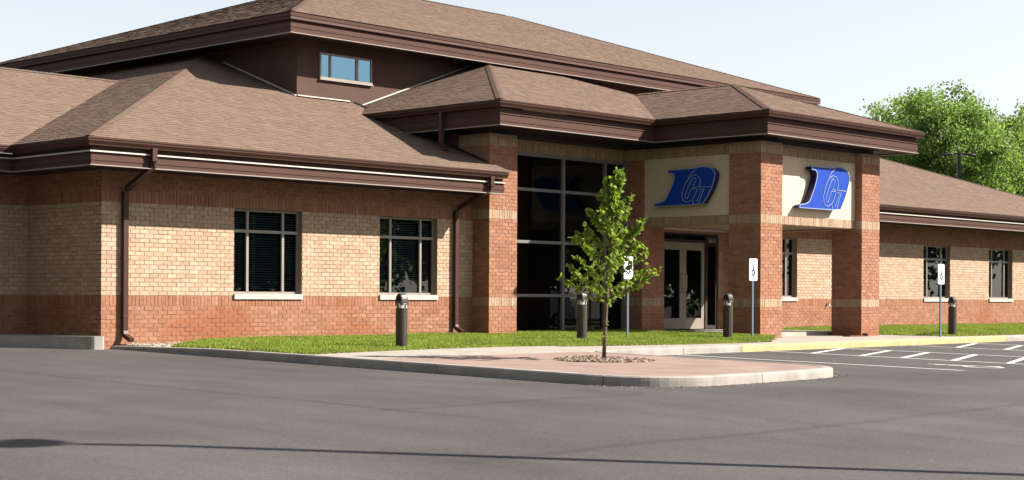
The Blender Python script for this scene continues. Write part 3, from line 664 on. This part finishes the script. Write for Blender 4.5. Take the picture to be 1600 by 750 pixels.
# left wing, front plane: hip on the left, walls on the right
UX,UY = 7.80,4.08
def Lf(t):
    y = EY+t; s0 = t
    s1 = 9.66-EX if y < -.53 else (9.59-EX if y < UY else UX-EX)
    if y > UY: s1 = max(s0, UX-EX)
    return (s0, s1)
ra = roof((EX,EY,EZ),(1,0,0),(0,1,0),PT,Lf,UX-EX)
CY = 1.50                                    # eave line of the cross wing
def Ls(t):
    x = EX+t; lo = t                           # hip
    hi = (CY-EY)+t if x < 5.45 else 12-EY
    return (lo, hi)
# s is measured along +Y from the front corner
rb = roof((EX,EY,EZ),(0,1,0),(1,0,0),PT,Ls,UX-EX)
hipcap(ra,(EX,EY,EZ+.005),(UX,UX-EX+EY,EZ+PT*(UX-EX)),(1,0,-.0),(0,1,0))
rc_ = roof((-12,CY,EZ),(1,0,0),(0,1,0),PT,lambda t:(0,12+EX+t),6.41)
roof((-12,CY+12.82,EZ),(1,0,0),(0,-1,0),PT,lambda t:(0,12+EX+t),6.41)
hipcap(rc_,(-12,CY+6.41,EZ+PT*6.41+.005),(5.45,CY+6.41,EZ+PT*6.41+.005),(0,-1,-PT),(0,1,-PT))
# middle block and portico
MX,MY,MZ = 8.86,-1.51,5.205; PX,PY = 14.19,-4.76; PX1 = 21.06; pm = .345; ps = .365
ridge_t = (PX1-PX)/2
t_v = ridge_t                                 # plan rise at which the portico ridge meets the middle slope
def Lm(t):                                     # front slope of the middle block
    y = MY+t; s0 = t*pm/ps
    return (s0, (PX-MX)+t if t < t_v else max(PX1-MX-t, s0))
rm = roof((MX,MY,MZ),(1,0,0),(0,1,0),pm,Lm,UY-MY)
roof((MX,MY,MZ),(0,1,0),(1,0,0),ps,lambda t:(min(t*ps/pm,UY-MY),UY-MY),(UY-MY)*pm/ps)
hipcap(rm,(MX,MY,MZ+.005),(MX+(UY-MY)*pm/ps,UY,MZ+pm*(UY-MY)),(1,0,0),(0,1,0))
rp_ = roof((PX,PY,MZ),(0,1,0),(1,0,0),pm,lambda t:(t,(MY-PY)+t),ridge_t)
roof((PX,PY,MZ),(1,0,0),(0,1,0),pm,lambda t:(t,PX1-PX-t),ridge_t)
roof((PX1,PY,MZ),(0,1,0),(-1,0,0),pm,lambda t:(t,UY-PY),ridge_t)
apex = (PX+ridge_t,PY+ridge_t,MZ+pm*ridge_t+.005)
hipcap(rp_,(PX,PY,MZ+.005),apex,(1,0,0),(0,1,0)); hipcap(rp_,(PX1,PY,MZ+.005),apex,(-1,0,0),(0,1,0)); hipcap(rp_,apex,(apex[0],MY+ridge_t,apex[2]),(-1,0,-pm),(1,0,-pm))
# upper roof
ux0,uy0,ux1,uy1,uz = 6.90,3.20,28.65,17.55,7.40; hd = (uy1-uy0)/2; pu = .36
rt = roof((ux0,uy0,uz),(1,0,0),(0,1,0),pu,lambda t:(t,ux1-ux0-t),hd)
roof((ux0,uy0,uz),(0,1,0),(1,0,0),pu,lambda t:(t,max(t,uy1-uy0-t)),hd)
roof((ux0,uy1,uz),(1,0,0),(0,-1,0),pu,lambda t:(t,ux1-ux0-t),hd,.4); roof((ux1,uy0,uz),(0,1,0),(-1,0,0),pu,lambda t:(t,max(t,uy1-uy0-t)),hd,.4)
za = uz+pu*hd+.005
for A,B,n1,n2 in (((ux0,uy0),(ux0+hd,uy0+hd),(1,0,0),(0,1,0)),((ux1,uy0),(ux1-hd,uy0+hd),(-1,0,0),(0,1,0)),((ux0,uy1),(ux0+hd,uy1-hd),(1,0,0),(0,-1,0))):
    hipcap(rt,A+(uz+.005,),B+(za,),n1,n2)
hipcap(rt,(ux0+hd,uy0+hd,za),(ux1-hd,uy0+hd,za),(0,-1,-pu),(0,1,-pu))
# right wing
rx1 = 42.42; rd = 7.5
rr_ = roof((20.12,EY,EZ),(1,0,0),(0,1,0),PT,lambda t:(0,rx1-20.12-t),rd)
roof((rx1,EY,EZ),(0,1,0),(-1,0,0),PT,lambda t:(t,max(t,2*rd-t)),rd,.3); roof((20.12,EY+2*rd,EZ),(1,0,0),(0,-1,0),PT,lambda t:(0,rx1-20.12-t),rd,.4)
hipcap(rr_,(rx1,EY,EZ+.005),(rx1-rd,EY+rd,EZ+PT*rd+.005),(-1,0,0),(0,1,0)); hipcap(rr_,(27.8,EY+rd,EZ+PT*rd+.005),(rx1-rd,EY+rd,EZ+PT*rd+.005),(0,-1,-PT),(0,1,-PT))
vb = MB(); vb.lathe([(.05,5.40),(.05,5.62),(.035,5.63)],20.25,-3.95,10); vb.build('vent_pipe',M['trim'],BL)
# flashings where roofs meet walls
def flash(a, c, nx, ny, m='trim'):
    b = MB(); a=Vector(a); c=Vector(c); n=Vector((nx,ny,0)); u_=Vector((0,0,.04))
    b.rings([[p, p+u_, p+u_+n*.03, p+n*.06+Vector((0,0,.012))] for p in (a,c)]); b.build('flashing',M[m],BL)
zf = lambda y: EZ+PT*(y-EY)
flash((UX-.002,UY,zf(UY)+.012),(UX-.002,6.9,zf(6.9)+.012),-1,0)
flash((UX,UY-.002,zf(UY)+.01),(9.4,UY-.002,zf(UY)+.01),0,-1)
flash((9.45,UY-.003,MZ+ps*(9.45-MX)+.015),(13.9,UY-.003,MZ+ps*(13.9-MX)+.015),0,-1)
flash((9.545,-.45,zf(-.45)+.012),(9.595,4.05,zf(4.05)+.012),-1,0,'brown_dark')

# downspouts
def downspout(pts, sq=(.085,.075)):
    b = MB(); b.tube(pts, 0, sq=sq)
    o = b.build('downspout',M['gutter'],BL)
    for z in (.55,1.6,2.6):
        p = pts[-3] if len(pts) > 4 else None
        if p and pts[-4][2] > z > pts[-3][2]: s = MB(); s.box((p[0]-.055,p[1]-.045,z),(p[0]+.055,p[1]+.05,z+.03)); s.build('strap',M['brown'],o)
downspout([(.37,-1.1,3.58),(.37,-1.1,3.36),(.40,-1.02,3.26),(.45,-.16,2.92),(.45,-.075,2.84),(.45,-.075,.30),(.45,-.11,.21),(.45,-.30,.13)],(.10,.08))
downspout([(9.02,-1.1,3.58),(9.02,-1.1,3.36),(9.0,-1.02,3.26),(8.96,-.16,2.92),(8.96,-.075,2.84),(8.96,-.075,.34),(8.96,-.11,.26),(8.96,-.30,.18)],(.10,.08))
zq = EZ+PT*(.35-EY)
downspout([(8.90,.35,5.08),(8.90,.35,zq+.25),(8.88,.33,zq+.12),(8.86,.10,zq-.0)],(.09,.09))
b = MB(); b.tube([(24.05,-.0,.80),(24.05,-.07,.80),(24.05,-.10,.74)],.02); b.lathe([(.035,.80),(.035,.82)],24.05,-.06,8); b.build('faucet',M['steel'],BL)

# ------------------------------------------------------------------ wall signs
OUT = [(-.566,.485),(-.181,.49),(.18,.496),(.36,.502),(.571,.535),(.78,.53),(.973,.466),(1.08,.35),(1.075,.21),(.995,.001),(.978,-.057),(.857,-.253),(.685,-.497),(.322,-.522),(-1.1,-.528),(-1.068,-.462),(-.839,-.424),(-.691,-.362),(-.576,-.209),(-.445,.02),(-.347,.266),(-.375,.37),(-.45,.41),(-.582,.41)]
LINES = [[(.45,.482),(.262,.376),(.161,.239)],[(.524,-.033),(.582,.093),(.557,.224),(.469,.294),(.349,.31),(.229,.271),(.093,.142),(-.007,-.013),(-.073,-.203),(-.055,-.37),(.048,-.44),(.167,-.435),(.304,-.373),(.405,-.236),(.473,-.101)],[(.473,-.07),(.266,-.074)],[(.472,-.03),(.318,-.038),(.436,.198),(.366,.241),(.281,.19),(.129,-.043),(.046,-.253),(.064,-.346),(.132,-.334),(.266,-.074)],[(.542,-.032),(.996,-.041)],[(.508,-.099),(.646,-.093),(.442,-.442)],[(.716,-.07),(.512,-.495)],[(.321,-.41),(.322,-.522)]]
def logo(loc, rz, sc_, label):
    T = tag(empty('wall_sign', loc, rz), label, 'sign', 'blue emblem signs on the portico')
    def pl(p,y): return (p[0]*sc_, y, p[1]*sc_)
    o1 = [p for p in OUT[:3]]+smoothcurve(OUT[3:11],4)[:-1]+[OUT[11],OUT[12],OUT[13],OUT[14]]+smoothcurve(OUT[14:23],3)[1:]+[OUT[23]]
    b = MB(); d0,d1 = -.03,-.20
    f = [pl(p,d1) for p in o1]; k = [pl(p,d0) for p in o1]; n = len(o1)
    bm = bmesh.new(); fv=[bm.verts.new(p) for p in f]; kv=[bm.verts.new(p) for p in k]
    ff = bm.faces.new(fv); bm.faces.new(kv[::-1]); ff.material_index=0
    for i in range(n):
        q = bm.faces.new([fv[i],kv[i],kv[(i+1)%n],fv[(i+1)%n]]); q.material_index=1
    bmesh.ops.recalc_face_normals(bm, faces=bm.faces[:]); bmesh.ops.triangulate(bm, faces=[ff])
    me = bpy.data.meshes.new('emblem'); bm.to_mesh(me); bm.free(); me.materials.append(M['logo_blue']); me.materials.append(M['logo_side'])
    o = bpy.data.objects.new('emblem',me); COL.objects.link(o); o.parent = T
    def strip(pts, wd, closed=False):
        b = MB(); P = [Vector(p) for p in pts]
        if closed: P.append(P[0])
        rg=[]
        for i,p in enumerate(P):
            a = P[i-1] if i>0 else (P[-2] if closed else None); c = P[i+1] if i<len(P)-1 else (P[1] if closed else None)
            d1_ = (p-a).normalized() if a is not None else (c-p).normalized(); d2_ = (c-p).normalized() if c is not None else d1_
            q = Vector((-d1_.y-d2_.y,d1_.x+d2_.x)); q = q/max(q.length,.3)*wd/2
            rg.append([((p.x-q.x)*sc_,d1-.012,(p.y-q.y)*sc_),((p.x+q.x)*sc_,d1-.012,(p.y+q.y)*sc_),((p.x+q.x)*sc_,d1+.004,(p.y+q.y)*sc_),((p.x-q.x)*sc_,d1+.004,(p.y-q.y)*sc_)])
        b.rings(rg, not closed); return b
    strip(o1,.022,True).build('edge_trim',M['logo_edge'],T)
    for l in LINES: strip(l,.016).build('outline',M['logo_edge'],T)
    return T
logo((17.58,-3.865,3.65),0,1.0,'blue raised emblem sign on the sunlit front stucco panel of the portico')
logo((14.975,-1.93,3.62),R(-90),.84,'blue raised emblem sign on the shaded side stucco panel facing the big windows')

# ------------------------------------------------------------------ bollards
def bollard():
    T = empty('bollard_light'); r = .105
    b = MB(); b.lathe([(r+.02,-.1),(r+.02,.012),(r,.014),(r,.66),(r-.01,.67)],seg=20); b.build('post',M['bronze'],T)
    b = MB(); b.lathe([(r-.012,.67),(r-.012,.745)],seg=16); b.build('lens',M['lens'],T)
    b = MB(); hr = .088; prof = [(-hr,.725)]+[(hr*math.cos(R(a)), .79+.125*math.sin(R(a))) for a in range(180,-1,-15)]+[(hr,.725)]
    b.rings([[(x,y*(.93 if abs(x)>.07 else 1),z-(.012 if abs(x)>.07 else 0)) for y,z in prof] for x in (-.078,-.06,.06,.085)]); b.build('hood',M['bronze_hood'],T)
    b = MB(); p2 = [(y*.78,.745+(z-.745)*.82) for y,z in prof[1:-1]]
    b.face([(-.0795,y,z) for y,z in p2][::-1]); b.build('louvre',M['mat'],T)
    for x,y in ((.09,.0),(-.09,0),(0,.09),(0,-.09)): b = MB(); b.box((x-.012,y-.012,.665),(x+.012,y+.012,.74)); b.build('bracket',M['bronze_hood'],T)
    return T
B0 = bollard()
bl = [((3.2,-4.57),'bronze bollard light with hood standing before the second window of the left wing'),((8.62,-4.07),'bronze bollard light in front of the tall glass curtain wall'),((12.63,-4.79),'bronze bollard light beside the glass entrance doors'),((21.43,-5.40),'dark bollard light on the grass before the right wing window')]
for i,((x,y),lb) in enumerate(bl):
    o = B0 if i == 0 else copy_tree(B0); o.location = (x,y,gz(x,y)-.02+(.03 if i else 0)); o.scale = (1,1,1.06); tag(o,lb,'bollard','hooded bollard lights')

# ------------------------------------------------------------------ accessible parking signs
def psign(loc, label, h=1.78):
    T = tag(empty('parking_sign', loc), label, 'sign', 'accessible parking signs')
    b = MB(); b.tube([(0,0,-.1),(0,0,h)],0,sq=(.055,.03)); b.build('post',M['steel_blue'],T)
    w_,h_ = .155,.25; cz = h-.22; pts=[]
    for cx,cy,a0 in ((w_-.03,h_-.03,0),(-w_+.03,h_-.03,90),(-w_+.03,-h_+.03,180),(w_-.03,-h_+.03,270)):
        for a in range(0,91,30): pts.append((cx+.03*math.cos(R(a0+a)),cy+.03*math.sin(R(a0+a))))
    b = MB(); b.rings([[(x,-.02,cz+y) for x,y in pts],[(x,-.023,cz+y) for x,y in pts]]); pl = b.build('plate',M['white'],T)
    s = MB()
    for st,lw in wheelchair(lambda x,y:(-.085+x*.18,-.14+y*.24),.034):
        for (x0,y0),(x1,y1) in zip(st[:-1],st[1:]):
            d = Vector((x1-x0,y1-y0)).normalized(); n = Vector((-d.y,d.x))*lw/2; e = d*lw*.3
            s.face([(x0-n.x-e.x,-.0245,cz+y0-n.y-e.y),(x1-n.x+e.x,-.0245,cz+y1-n.y+e.y),(x1+n.x+e.x,-.0245,cz+y1+n.y+e.y),(x0+n.x-e.x,-.0245,cz+y0+n.y-e.y)])
    s.build('wheelchair_symbol',M['blue'],T)
    for z in (cz+.2,cz-.2): b = MB(); b.lathe([(.012,z-.005),(.012,z+.005)],0,-.026,6); b.build('bolt',M['steel'],T)
psign((11.14,-3.19,.05),'accessible parking sign on a blue post behind the young tree')
psign((13.97,-4.49,.04),'accessible parking sign on a blue post beside the front portico pier')
psign((20.3,-5.68,.02),'accessible parking sign on a blue post before the right wing windows')
# handrail on the porch, brown board by the pier
T = tag(empty('handrail',(17.35,-2.75,.125)),'thin dark red metal handrail standing on the porch slab behind the front pier','handrail')
b = MB(); b.tube([(0,0,0),(0,0,.78)],.018); b.build('post',M['rail'],T)
b = MB(); b.tube([(.22,.18,0),(.22,.18,.84)],.018); b.build('post',M['rail'],T)
b = MB(); b.tube([(-.1,-.09,.70),(0,0,.79),(.22,.18,.85),(.5,.4,.88)],.02); b.build('rail',M['rail'],T)
b = MB(); b.box((0,-.12,0),(.75,.1,.03)); b.box((.70,-.10,.031),(.76,.02,.075)); o = b.build('brown_board',M['rail']); o.location=(18.35,-4.2,wz(18.5,-4.2)+.001); o.rotation_euler=(0,0,R(-4)); tag(o,'small flat brown board lying on the walk at the base of the right portico pier','board')

# ------------------------------------------------------------------ lamps
def at(px, depth): 
    p = CAM+VD*depth+RD*((px-800)/FPX*depth); return (p.x,p.y)
def lamp(loc, H, rz, label, heads=(-1,1), hs_=1.0):
    T = tag(empty('parking_lot_lamp', loc, rz), label, 'lamp')
    b = MB(); b.lathe([(.28,-.3),(.28,.55),(.25,.6)],seg=20); b.build('footing',M['concrete'],T)
    b = MB(); b.tube([(0,0,.6),(0,0,H)],0,sq=(.15,.15)); b.build('pole',M['lamp'],T)
    b = MB(); b.tube([(-.35 if -1 in heads else -.05,0,H-.08),(0,0,H-.04),(.35 if 1 in heads else .05,0,H-.08)],0,sq=(.07,.06)); b.build('arm',M['lamp'],T)
    for s in heads:
        b = MB(); rg=[]
        for x,hw,zt,zb in ((.28,.10,-.02,-.09),(.38,.17,.015,-.10),(.6,.2,.0,-.13),(.76,.17,-.05,-.16),(.82,.08,-.10,-.17)):
            x *= hs_; hw *= hs_*(1.5 if len(heads)==1 else 1); rg.append([(s*x,hw*math.cos(R(a)),H-.04+((zt if a<180 else zb)*.5+abs(math.sin(R(a)))*(zt-zb)*.5*(1 if a<180 else -1)+(zb*.5 if a<180 else zt*.5))) for a in range(0,360,30)])
        b.rings(rg); h_ = b.build('lamp_head',M['lamp'],T,smooth=False)
    return T
def tipbase(tx,ty,H): return (tx+H*SK/ST, ty-H/ST)
H1 = 8.2; bx,by = tipbase(-9.1,-13.85,H1-.1)
lamp((bx,by,asp(bx,by)),H1,R(-46.5),'tall single-headed dark lamp in the lot whose shadow crosses the asphalt',(-1,),1.25)
lx,ly = at(1497,78); lamp((lx,ly,-.1),8.1,R(-46.5),'two-headed dark lamp behind the right wing roof before the tall tree')

# ------------------------------------------------------------------ stones and gravel
def stones(name, label, n, place, lo, hi, cols):
    b = MB()
    ico = [(0,0,1),(.89,0,.45),(.28,.85,.45),(-.72,.53,.45),(-.72,-.53,.45),(.28,-.85,.45)]; fc=[(0,1,2),(0,2,3),(0,3,4),(0,4,5),(0,5,1)]
    for i in range(n):
        x,y,z = place(); s = random.uniform(lo,hi); a = random.uniform(0,6.28); sy = random.uniform(.6,1); sz = random.uniform(.5,.9); ca,sa=math.cos(a),math.sin(a)
        P=[]
        for px,py,pz in ico:
            k = random.uniform(.8,1.2); px*=s*k; py*=s*k*sy; P.append((x+px*ca-py*sa,y+px*sa+py*ca,z+pz*s*sz*k))
        P += [(q[0],q[1],z-.02) for q in P[1:]]
        c = random.choice(cols); k=random.uniform(.8,1.2); c=tuple(v*k for v in c)
        for f in fc: b.face([P[j] for j in f],0,c)
        for j in range(5):
            j2=(j+1)%5; b.face([P[1+j],P[6+j],P[6+j2],P[1+j2]],0,c)
    tag(b.build(name,M['stone'],col=True),label,'stones',kind='stuff')
TX,TY = 3.34,-9.13
b = MB(); b.prism([(TX+.76*math.cos(R(a)),TY+.70*math.sin(R(a))) for a in range(0,360,20)],lambda x,y:kz(x,y)-.05,lambda x,y:kz(x,y)+.001); tag(b.build('tree_pit',M['soil']),kind='structure')
def pring():
    r = .82*math.sqrt(random.random()); a = random.uniform(0,6.28); x=TX+r*math.cos(a); y=TY+r*.92*math.sin(a); return x,y,kz(x,y)-.012+.02*max(0,1-r)
stones('river_stones','brown and pale river stones ringed around the young tree',520,pring,.028,.055,[(.40,.29,.24),(.30,.20,.16),(.46,.35,.3),(.20,.13,.1),(.42,.31,.27)])
def pcor():
    while True:
        x=random.uniform(.37,2.5); y=random.uniform(-2.1,-.03)
        if (x-.37)/2.1 + (-y)/2.0 < 1: return x,y,asp(x,y)+.075
b = MB(); b.prism([(.36,-1.9),(2.5,-.02),(.36,-.02)],lambda x,y:asp(x,y)-.1,lambda x,y:asp(x,y)+.08); tag(b.build('gravel_bed',M['soil']),kind='structure')
stones('pebbles','pale pebbles at the foot of the left wing corner wall',520,pcor,.02,.045,[(.6,.52,.45),(.45,.36,.3),(.7,.64,.58),(.3,.24,.2)])

# ------------------------------------------------------------------ trees
def leafquad(b, p, d, n, ln, wd, c):
    d = d.normalized(); s = d.cross(n)
    if s.length < 1e-3: s = Vector((1,0,0))
    s.normalize(); nn = s.cross(d)
    b.face([p, p+d*ln*.35+s*wd*.5-nn*wd*.12, p+d*ln*.75+s*wd*.36-nn*wd*.1, p+d*ln, p+d*ln*.75-s*wd*.36-nn*wd*.1, p+d*ln*.35-s*wd*.5-nn*wd*.12],0,c)
def rv(): 
    v = Vector((random.gauss(0,1),random.gauss(0,1),random.gauss(0,1))); return v.normalized()
def sapling(loc):
    T = tag(empty('young_tree',loc),'slim young tree with sparse bright green leaves in the paved island','tree')
    b = MB(); trunk=[(0,0,-.05),(.012,.01,.4),(.03,.02,.9),(.05,.02,1.5),(.09,.01,2.2),(.13,-.02,2.75)]
    trunk=[(x*RD.x*1.3+y,x*RD.y*1.3+y,z) for x,y,z in trunk]
    b.tube(trunk,[.034,.03,.027,.022,.013,.006],8); b.build('trunk',M['bark'],T,smooth=True)
    br = MB(); lv = MB(); tw=[]
    def along(z):
        for (a,c) in zip(trunk[:-1],trunk[1:]):
            if a[2] <= z <= c[2]: t=(z-a[2])/(c[2]-a[2]); return Vector(a).lerp(Vector(c),t)
        return Vector(trunk[-1])
    prof = [(1.0,.46),(1.2,.68),(1.5,.74),(1.8,.66),(2.1,.50),(2.4,.34),(2.7,.20),(2.95,.08)]
    def rad(z):
        for (a,ra_),(c,rc) in zip(prof[:-1],prof[1:]):
            if a<=z<=c: return ra_+(rc-ra_)*(z-a)/(c-a)
        return .1
    for i in range(40):
        z0 = .86+1.82*(i/40)**1.0; a = i*2.4+random.uniform(-.4,.4); p = along(z0); tip_z = min(2.9,z0+random.uniform(.28,.5)); L=rad(tip_z)*random.uniform(.8,1.2)
        tip = along(min(tip_z,2.7))+Vector((math.cos(a)*L,math.sin(a)*L,0)); tip.z = tip_z
        mid = p.lerp(tip,.5)+Vector((0,0,-.05)); br.tube([p,mid,tip],[.009,.006,.003],5); tw.append((p,mid,tip))
    br.tube([Vector(trunk[-1]),Vector(trunk[-1])+RD*.06+Vector((0,0,.28))],[.005,.002],5); tw.append((Vector(trunk[-2]),Vector(trunk[-1]),Vector(trunk[-1])+RD*.06+Vector((0,0,.28))))
    br.build('branches',M['bark'],T)
    for p,m_,t in tw:
        for k in range(56):
            u_ = random.random()**.6; q = (p.lerp(m_,u_*2) if u_<.5 else m_.lerp(t,u_*2-1)) + rv()*.03
            d = (t-p).normalized()*.4+rv()*.9+Vector((0,0,-.45)); ln = random.uniform(.06,.105); c = random.choice([(.27,.39,.05),(.35,.48,.07),(.20,.31,.035),(.44,.55,.11)])
            k_ = random.uniform(.8,1.2); leafquad(lv,q,d,rv()+Vector((0,0,.8)),ln,ln*.75,tuple(x*k_ for x in c))
    for k in range(16):
        q = along(random.uniform(.3,.62))+rv()*.05; leafquad(lv,q,rv()+Vector((0,0,-.2)),rv(),.06,.035,(.20,.26,.04))
    lv.build('crown',M['leaf'],T,col=True,kind='stuff')
sapling((TX,TY,kz(TX,TY)))
def bigtree(loc, H, Rw, label, seed, clumps=150, per=150, leafsz=.30, low=.16, group=None, tight=(.10,.20)):
    random.seed(seed); T = tag(empty('tree',loc),label,'tree',group)
    b = MB(); tr = [(0,0,-.3),(.1,.05,H*.15),(.15,-.1,H*.35),(0,.1,H*.55),(.2,0,H*.8)]
    b.tube(tr,[H*.028,H*.022,H*.018,H*.012,H*.004],9)
    cen=[]
    lob = [(Vector((random.uniform(-.45,.45)*Rw,random.uniform(-.45,.45)*Rw,H*random.uniform(.35,.78))),Rw*random.uniform(.38,.62)) for _ in range(9)]
    lob.append((Vector((0,0,H*.80)),Rw*.5))
    while len(cen) < clumps:
        c,r = random.choice(lob); p = c+rv()*r*random.uniform(.55,1.0)
        if H*low < p.z < H*.97: cen.append(p)
    for c,r in lob: b.tube([tr[1+random.randrange(2)],Vector(tr[2]).lerp(c,.6)+rv()*.2,c],[H*.011,H*.007,H*.003],6)
    b.build('trunk',M['bark_old'],T,smooth=True)
    pal = np.array([(.24,.38,.10),(.28,.43,.115),(.32,.47,.14),(.20,.33,.09),(.36,.51,.16)],np.float32)
    rs = np.random.RandomState(seed); C_ = np.array([tuple(p) for p in cen],np.float32); n = len(C_)*per
    sg = np.repeat(Rw*rs.uniform(tight[0],tight[1],len(C_)),per)[:,None]; g = np.clip(rs.normal(0,1,(n,3)),-1.9,1.9)*np.array([1,1,.75])
    q = np.repeat(C_,per,0)+g*sg; cc = np.repeat(pal[rs.randint(0,5,len(C_))],per,0)*rs.uniform(.8,1.25,(n,1))
    d = rs.normal(0,1,(n,3))+[0,0,-.3]; d /= np.linalg.norm(d,axis=1,keepdims=True); sd = np.cross(d,rs.normal(0,1,(n,3))+[0,0,.7]); sd /= np.linalg.norm(sd,axis=1,keepdims=True)+1e-6
    l = (leafsz*rs.uniform(.6,1.2,n))[:,None]
    Vv = np.stack([q,q+d*l*.5+sd*l*.33,q+d*l,q+d*l*.5-sd*l*.33],1).astype(np.float32)
    me = bpy.data.meshes.new('crown'); me.vertices.add(n*4); me.vertices.foreach_set('co',Vv.ravel()); me.loops.add(n*4); me.loops.foreach_set('vertex_index',np.arange(n*4,dtype=np.int32))
    me.polygons.add(n); me.polygons.foreach_set('loop_start',np.arange(0,n*4,4,dtype=np.int32)); me.polygons.foreach_set('loop_total',np.full(n,4,dtype=np.int32))
    at_ = me.color_attributes.new('Col','FLOAT_COLOR','CORNER'); ca = np.ones((n,4,4),np.float32); ca[:,:,:3] = cc[:,None,:]; at_.data.foreach_set('color',ca.ravel())
    me.materials.append(M['leaf']); me.update(); o = bpy.data.objects.new('crown',me); COL.objects.link(o); o.parent = T; o['kind'] = 'stuff'
for px,dp,H,Rw,sd,lb in ((1462,92,13.3,5.2,3,'large leafy green tree directly behind the tall lamp beyond the right wing'),(1572,96,12.6,4.6,5,'leafy green tree beyond the right end of the right wing roof'),(1392,98,13.6,5.0,8,'smaller leafy tree peeking over the portico eave'),(1650,104,11.0,4.2,11,'leafy green tree past the far end of the right wing')):
    x,y = at(px,dp); bigtree((x,y,-.3),H,Rw,lb,sd,330,230,.19,group='trees behind the right wing',tight=(.05,.11))

# unseen trees: left belt added to block fill light, the rest darken glass reflections
k_ = 0
for x,y,H,Rw in ((-36,-22,14,6.5),(-33,-11,15,6.5),(-35,0,14,6.5),(-32,10,15,6.5),(-35,21,14,6.5),(-33,32,15,6.5),(-38,-34,14,6.5),(-30,43,14,6.5),(-44,-72,13,7),(-26,-80,14,7.5),(-8,-84,13,7),(10,-80,14,7.5),(28,-84,13.5,7),(46,-78,14,7.5),(64,-72,13,7),(56,-28,15,7.5),(64,-38,14,7.5),(58,-48,15,7.5),(70,-56,15,7.5),(54,-62,14,7),(72,-24,15,7.5),(80,-84,15,7.5),(86,-70,15,7.5),(78,-44,15,7.5),(92,-58,15,7.5),(100,-80,15,8),(64,-88,15,8)):
    k_ += 1; bigtree((x,y,asp(x,y)-.3),H,Rw,'tall leafy tree out of view across the lot, in the belt added to darken reflections and shaded walls',40+k_,90,110,.6,.08,'trees across the parking lot')

# debris swept against the kerb nose, as far as the broken asphalt edge shows
path_ = [p for p in KP if p[1] < -8.5]
def pdeb():
    i = random.randrange(len(path_)-1); t = random.random(); x = path_[i][0]+(path_[i+1][0]-path_[i][0])*t; y = path_[i][1]+(path_[i+1][1]-path_[i][1])*t
    d = Vector((path_[i+1][0]-path_[i][0],path_[i+1][1]-path_[i][1])).normalized(); e = abs(random.gauss(0,.10))+.02
    x += d.y*e; y -= d.x*e; return x,y,asp(x,y)-.006
random.seed(21)
stones('kerb_grit','dark and pale grit gathered along the foot of the island kerb',620,pdeb,.008,.026,[(.12,.10,.09),(.2,.17,.15),(.36,.32,.29),(.08,.07,.06)])

# white sport utility vehicle across the lot, seen mirrored in the tall glass
def suv(loc, rz):
    T = tag(empty('parked_car',loc,rz),'white sport utility vehicle parked across the lot and mirrored in the tall glass','car')
    body = [(-2.3,.42),(-2.32,.85),(-2.2,1.0),(2.1-.9,1.05),(1.35,1.03),(2.2,.92),(2.34,.7),(2.32,.4)]
    cab = [(-2.18,1.0),(-1.95,1.62),(-1.7,1.72),(.2,1.74),(.55,1.66),(1.28,1.04)]
    b = MB(); b.rings([[(x,-.9*k,z) for x,z in body] for k in (1,)]+[[(x,.9,z) for x,z in body]]); o = b.build('body',M['white'],T)
    b = MB(); rg=[]
    for y,k in ((-.86,0),(-.70,1),(.70,1),(.86,0)): rg.append([(x,y,z if k else 1.0+(z-1.0)*.05) for x,z in cab])
    b.rings(rg); b.build('cabin',M['white'],T)
    for y in (-.80,.80):
        for x0,x1 in ((-1.9,-1.0),(-.92,-.05),(.03,.75)):
            b = MB(); sgn = 1 if y > 0 else -1; t1 = .03
            b.face([(x0,y+sgn*.035,1.12),(x1,y+sgn*.035,1.12),(x1-(.25 if x1>.5 else 0),y-sgn*.055,1.55),(x0+(.15 if x0<-1.5 else 0),y-sgn*.055,1.55)]); b.build('window',M['glass'],T)
    b = MB(); b.face([(1.22,-.68,1.10),(1.22,.68,1.10),(.66,.6,1.63),(.66,-.6,1.63)]); b.build('windscreen',M['glass'],T)
    for x in (-1.4,1.45):
        for y in (-.82,.82):
            W_ = empty('wheel',(x,y,.36)); W_.parent = T
            b = MB(); b.rings([[(.36*math.cos(R(a)),k*.11,.36*math.sin(R(a))) for a in range(0,360,20)] for k in (-1,1)]); b.build('tyre',M['mat'],W_)
            b = MB(); b.rings([[(.22*math.cos(R(a)),k*.118,.22*math.sin(R(a))) for a in range(0,360,30)] for k in (-1,1)]); b.build('rim',M['steel'],W_)
    for y in (-.65,.65):
        b = MB(); b.box((2.27,y-.18,.68),(2.36,y+.18,.82)); b.build('headlight',M['lens'],T)
suv((38.5,-25.5,asp(38.5,-25.5)),R(200))
